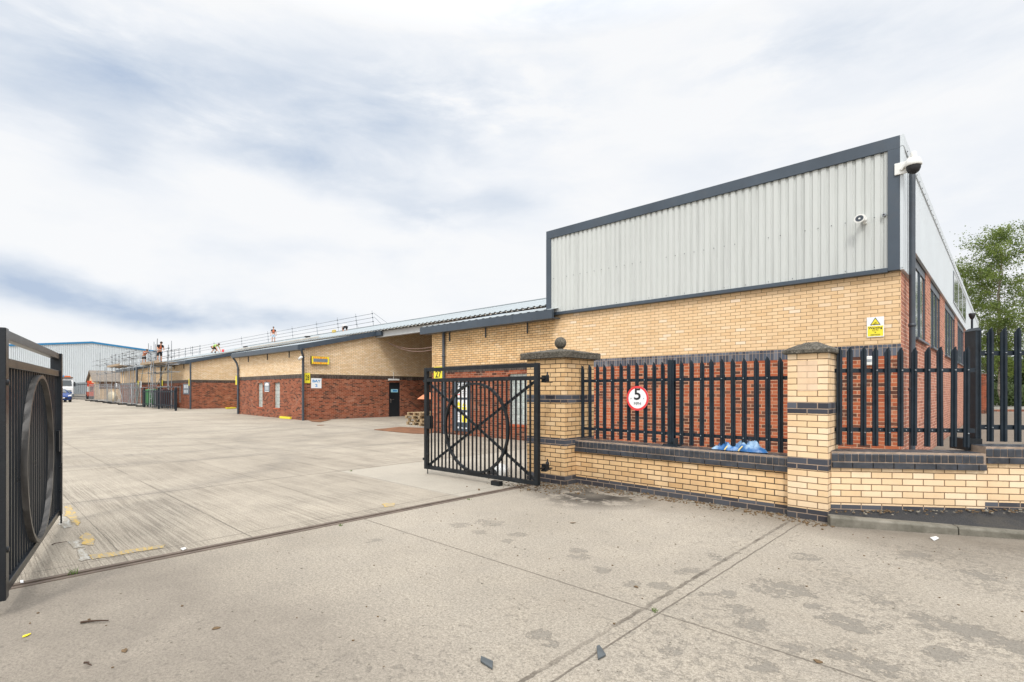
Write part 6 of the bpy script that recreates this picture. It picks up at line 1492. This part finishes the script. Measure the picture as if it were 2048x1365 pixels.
# ================================================================= SMALL THINGS ON THE GROUND
def scrap(label, pts, m_, h_=.012, name='slate_piece', cat='slate piece'):
    P = [G(u, v) for u, v in pts]; cx = sum(p[0] for p in P)/len(P); cy = sum(p[1] for p in P)/len(P)
    b = MB(); b.prism([(p[0]-cx, p[1]-cy) for p in P], 0, h_); o = b.build(name, m_, bevel=.002); o.location = (cx, cy, .006); o.rotation_euler = (R(2), R(1.5), 0); return tag(o, label, cat)
scrap('grey rectangular slate scrap on the apron near the bottom edge', [(962, 1318), (986, 1328), (985, 1342), (961, 1327)], M_slate)
scrap('grey triangular slate scrap beside the diagonal joint', [(1193, 1298), (1199, 1296), (1212, 1314), (1196, 1322)], M_slate)
def twig(label, u0, v0, u1, v1, r=.008, kink=.02):
    a = Vector((*G(u0, v0), .012)); c = Vector((*G(u1, v1), .012)); d = c-a; n_ = Vector((-d.y, d.x, 0)).normalized()
    b = MB(); b.tube([a, a.lerp(c, .3)+n_*kink, a.lerp(c, .7)-n_*kink*.4+Vector((0, 0, .006)), c], r, 6, r2=r*.5); o = b.build('twig', M_twig); return tag(o, label, 'twig')
twig('straight dark twig lying on the left of the apron', 161, 1249, 217, 1245, .008, .012)
twig('short bent twig below the straight one', 168, 1330, 183, 1335, .006, .012)
twig('thin curved twig on the concrete beside the white paint marks', 104, 1092, 134, 1086, .005, .03)
for k, (u, v, lab) in enumerate([(249, 1303, 'brown dead leaf on the left of the apron'), (432, 1258, 'dark dead leaf left of the middle of the apron'), (1272, 1175, 'small dark leaf by the fine crack'), (1145, 1047, 'dark leaf on the apron in front of the big pillar'), (52, 1273, 'tiny yellow leaf at the left edge'), (1636, 1325, 'small dark ring on the crack at lower right')]):
    x_, y_ = G(u, v); b = MB(); rr_ = .022 if v > 1150 else .03; pts = [(rr_*math.cos(q)*(1+.4*math.cos(3*q+k)), rr_*.7*math.sin(q)) for q in [i*.6283 for i in range(10)]]
    b.prism(pts, 0, .004); o = b.build('fallen_leaf', M_leafd if k != 4 else M_yellow); o.location = (x_, y_, .004); o.rotation_euler = (.1, .05, k*1.3); tag(o, lab, 'leaf')
# grit and dead plant litter along the wall foot
rn = random.Random(5); st_ = MB(); 
for _ in range(1100):
    if rn.random() < .62: x = rn.uniform(P1x0-.1, P2x1+.1); y0_ = (P1y0 if x < P1x1 else (W1y if x < P2x0 else P2y0)); y = y0_-abs(rn.gauss(0, .17))-.02
    else: x = rn.gauss(P1x1-.3, .45); y = P1y0-abs(rn.gauss(0, .35))-.02
    s_ = rn.uniform(.004, .014)*(1.8 if rn.random() < .05 else 1); q = rn.uniform(0, 3)
    M_ = Matrix.Translation((x, y, .003)) @ Matrix.Rotation(q, 4, 'Z') @ Matrix.Rotation(rn.uniform(-.5, .5), 4, 'X'); st_.cur = 0 if rn.random() < .7 else 1
    st_.box(-s_, s_*rn.uniform(.6, 2), -s_*.6, s_*.6, -s_*.2, s_*.8, M=M_)
for _ in range(260):
    q = rn.uniform(0, 3.6); of = abs(rn.gauss(0, .10))+.012; x = WLx+q*math.cos(angR)+of*math.sin(angR); y = WLy+q*math.sin(angR)-of*math.cos(angR); s_ = rn.uniform(.003, .011); st_.cur = rn.choice((0, 0, 1))
    st_.box(-s_, s_*1.5, -s_, s_, 0, s_, M=Matrix.Translation((x, y, .125+.17*q/4.2)) @ Matrix.Rotation(rn.uniform(0, 3), 4, 'Z'))
deb = st_.build('wall_foot_litter', [M_leafd, paint('pale_grit', (.25, .225, .18), .9, var=.3, scale=30)]); tag(deb, 'grit and dead leaf litter along the wall foot', 'litter', kind='stuff')
rn = random.Random(6); st_ = MB()
for _ in range(700):
    x, y = rn.uniform(-5.5, 2.5), rn.uniform(-2.5, 7); s_ = rn.uniform(.002, .006); st_.cur = rn.choice((0, 1, 1))
    st_.box(-s_, s_*1.4, -s_, s_, 0, s_, M=Matrix.Translation((x, y, .001)) @ Matrix.Rotation(rn.uniform(0, 3), 4, 'Z'))
tag(st_.build('loose_grit', [MATS['dry_leaf'], MATS['pale_grit']]), 'scattered grit on the apron', 'grit', kind='stuff')
def tuft(label, x, y, n_, h_, m_, seed, z=0):
    rn = random.Random(seed); b = MB()
    for _ in range(n_):
        q = rn.uniform(0, 6.28); l = h_*rn.uniform(.5, 1.1); e = rn.uniform(.2, .9); base = Vector((x+rn.gauss(0, .012), y+rn.gauss(0, .012), z)); d = Vector((math.cos(q)*e, math.sin(q)*e, 1))
        b.tube([base, base+d*l*.5, base+Vector((d.x*l, d.y*l, l*.75))], .0025, 4, r2=.0008)
    o = b.build('weed', m_); return tag(o, label, 'weed')
M_straw = paint('dry_straw', (.48, .36, .2), .9); M_weed = paint('green_weed', (.10, .16, .03), .8)
x_, y_ = G(1985, 1022, .1); tuft('dry straw weed on the pavement against the right wall', x_, y_-.02, 7, .22, M_straw, 1, .105)
x_, y_ = G(1780, 1018, .1); tuft('thin dry stalk against the right wall near the pillar', x_, y_, 3, .10, M_straw, 2, .105)
for k, (u, v, lab) in enumerate([(147, 1149, 'green weed in the gate track near the left gate'), (680, 1052, 'low green weed along the track midway'), (938, 1000, 'green weed by the track near the big pillar'), (702, 943, 'green weed in the joint at the smooth slab corner'), (1309, 1222, 'tiny green weed where the two joints cross')]):
    x_, y_ = G(u, v); tuft(lab, x_, y_, 14, .035 if k else .06, M_weed, 20+k)
scrap('crumpled white paper scrap in the gutter under the kerb', [(1860, 1078), (1872, 1076), (1878, 1079), (1868, 1083)], M_bagw, .01, 'paper_scrap', 'paper')
scrap('small white scrap lying on the gate track', [(361, 1100), (370, 1098), (373, 1100), (366, 1103)], M_bagw, .01, 'paper_scrap', 'paper')
scrap('small white scrap at the left end of the gate track', [(40, 1165), (47, 1164), (47, 1168), (41, 1168)], M_white, .01, 'paper_scrap', 'paper')
print('objects', len(bpy.data.objects))
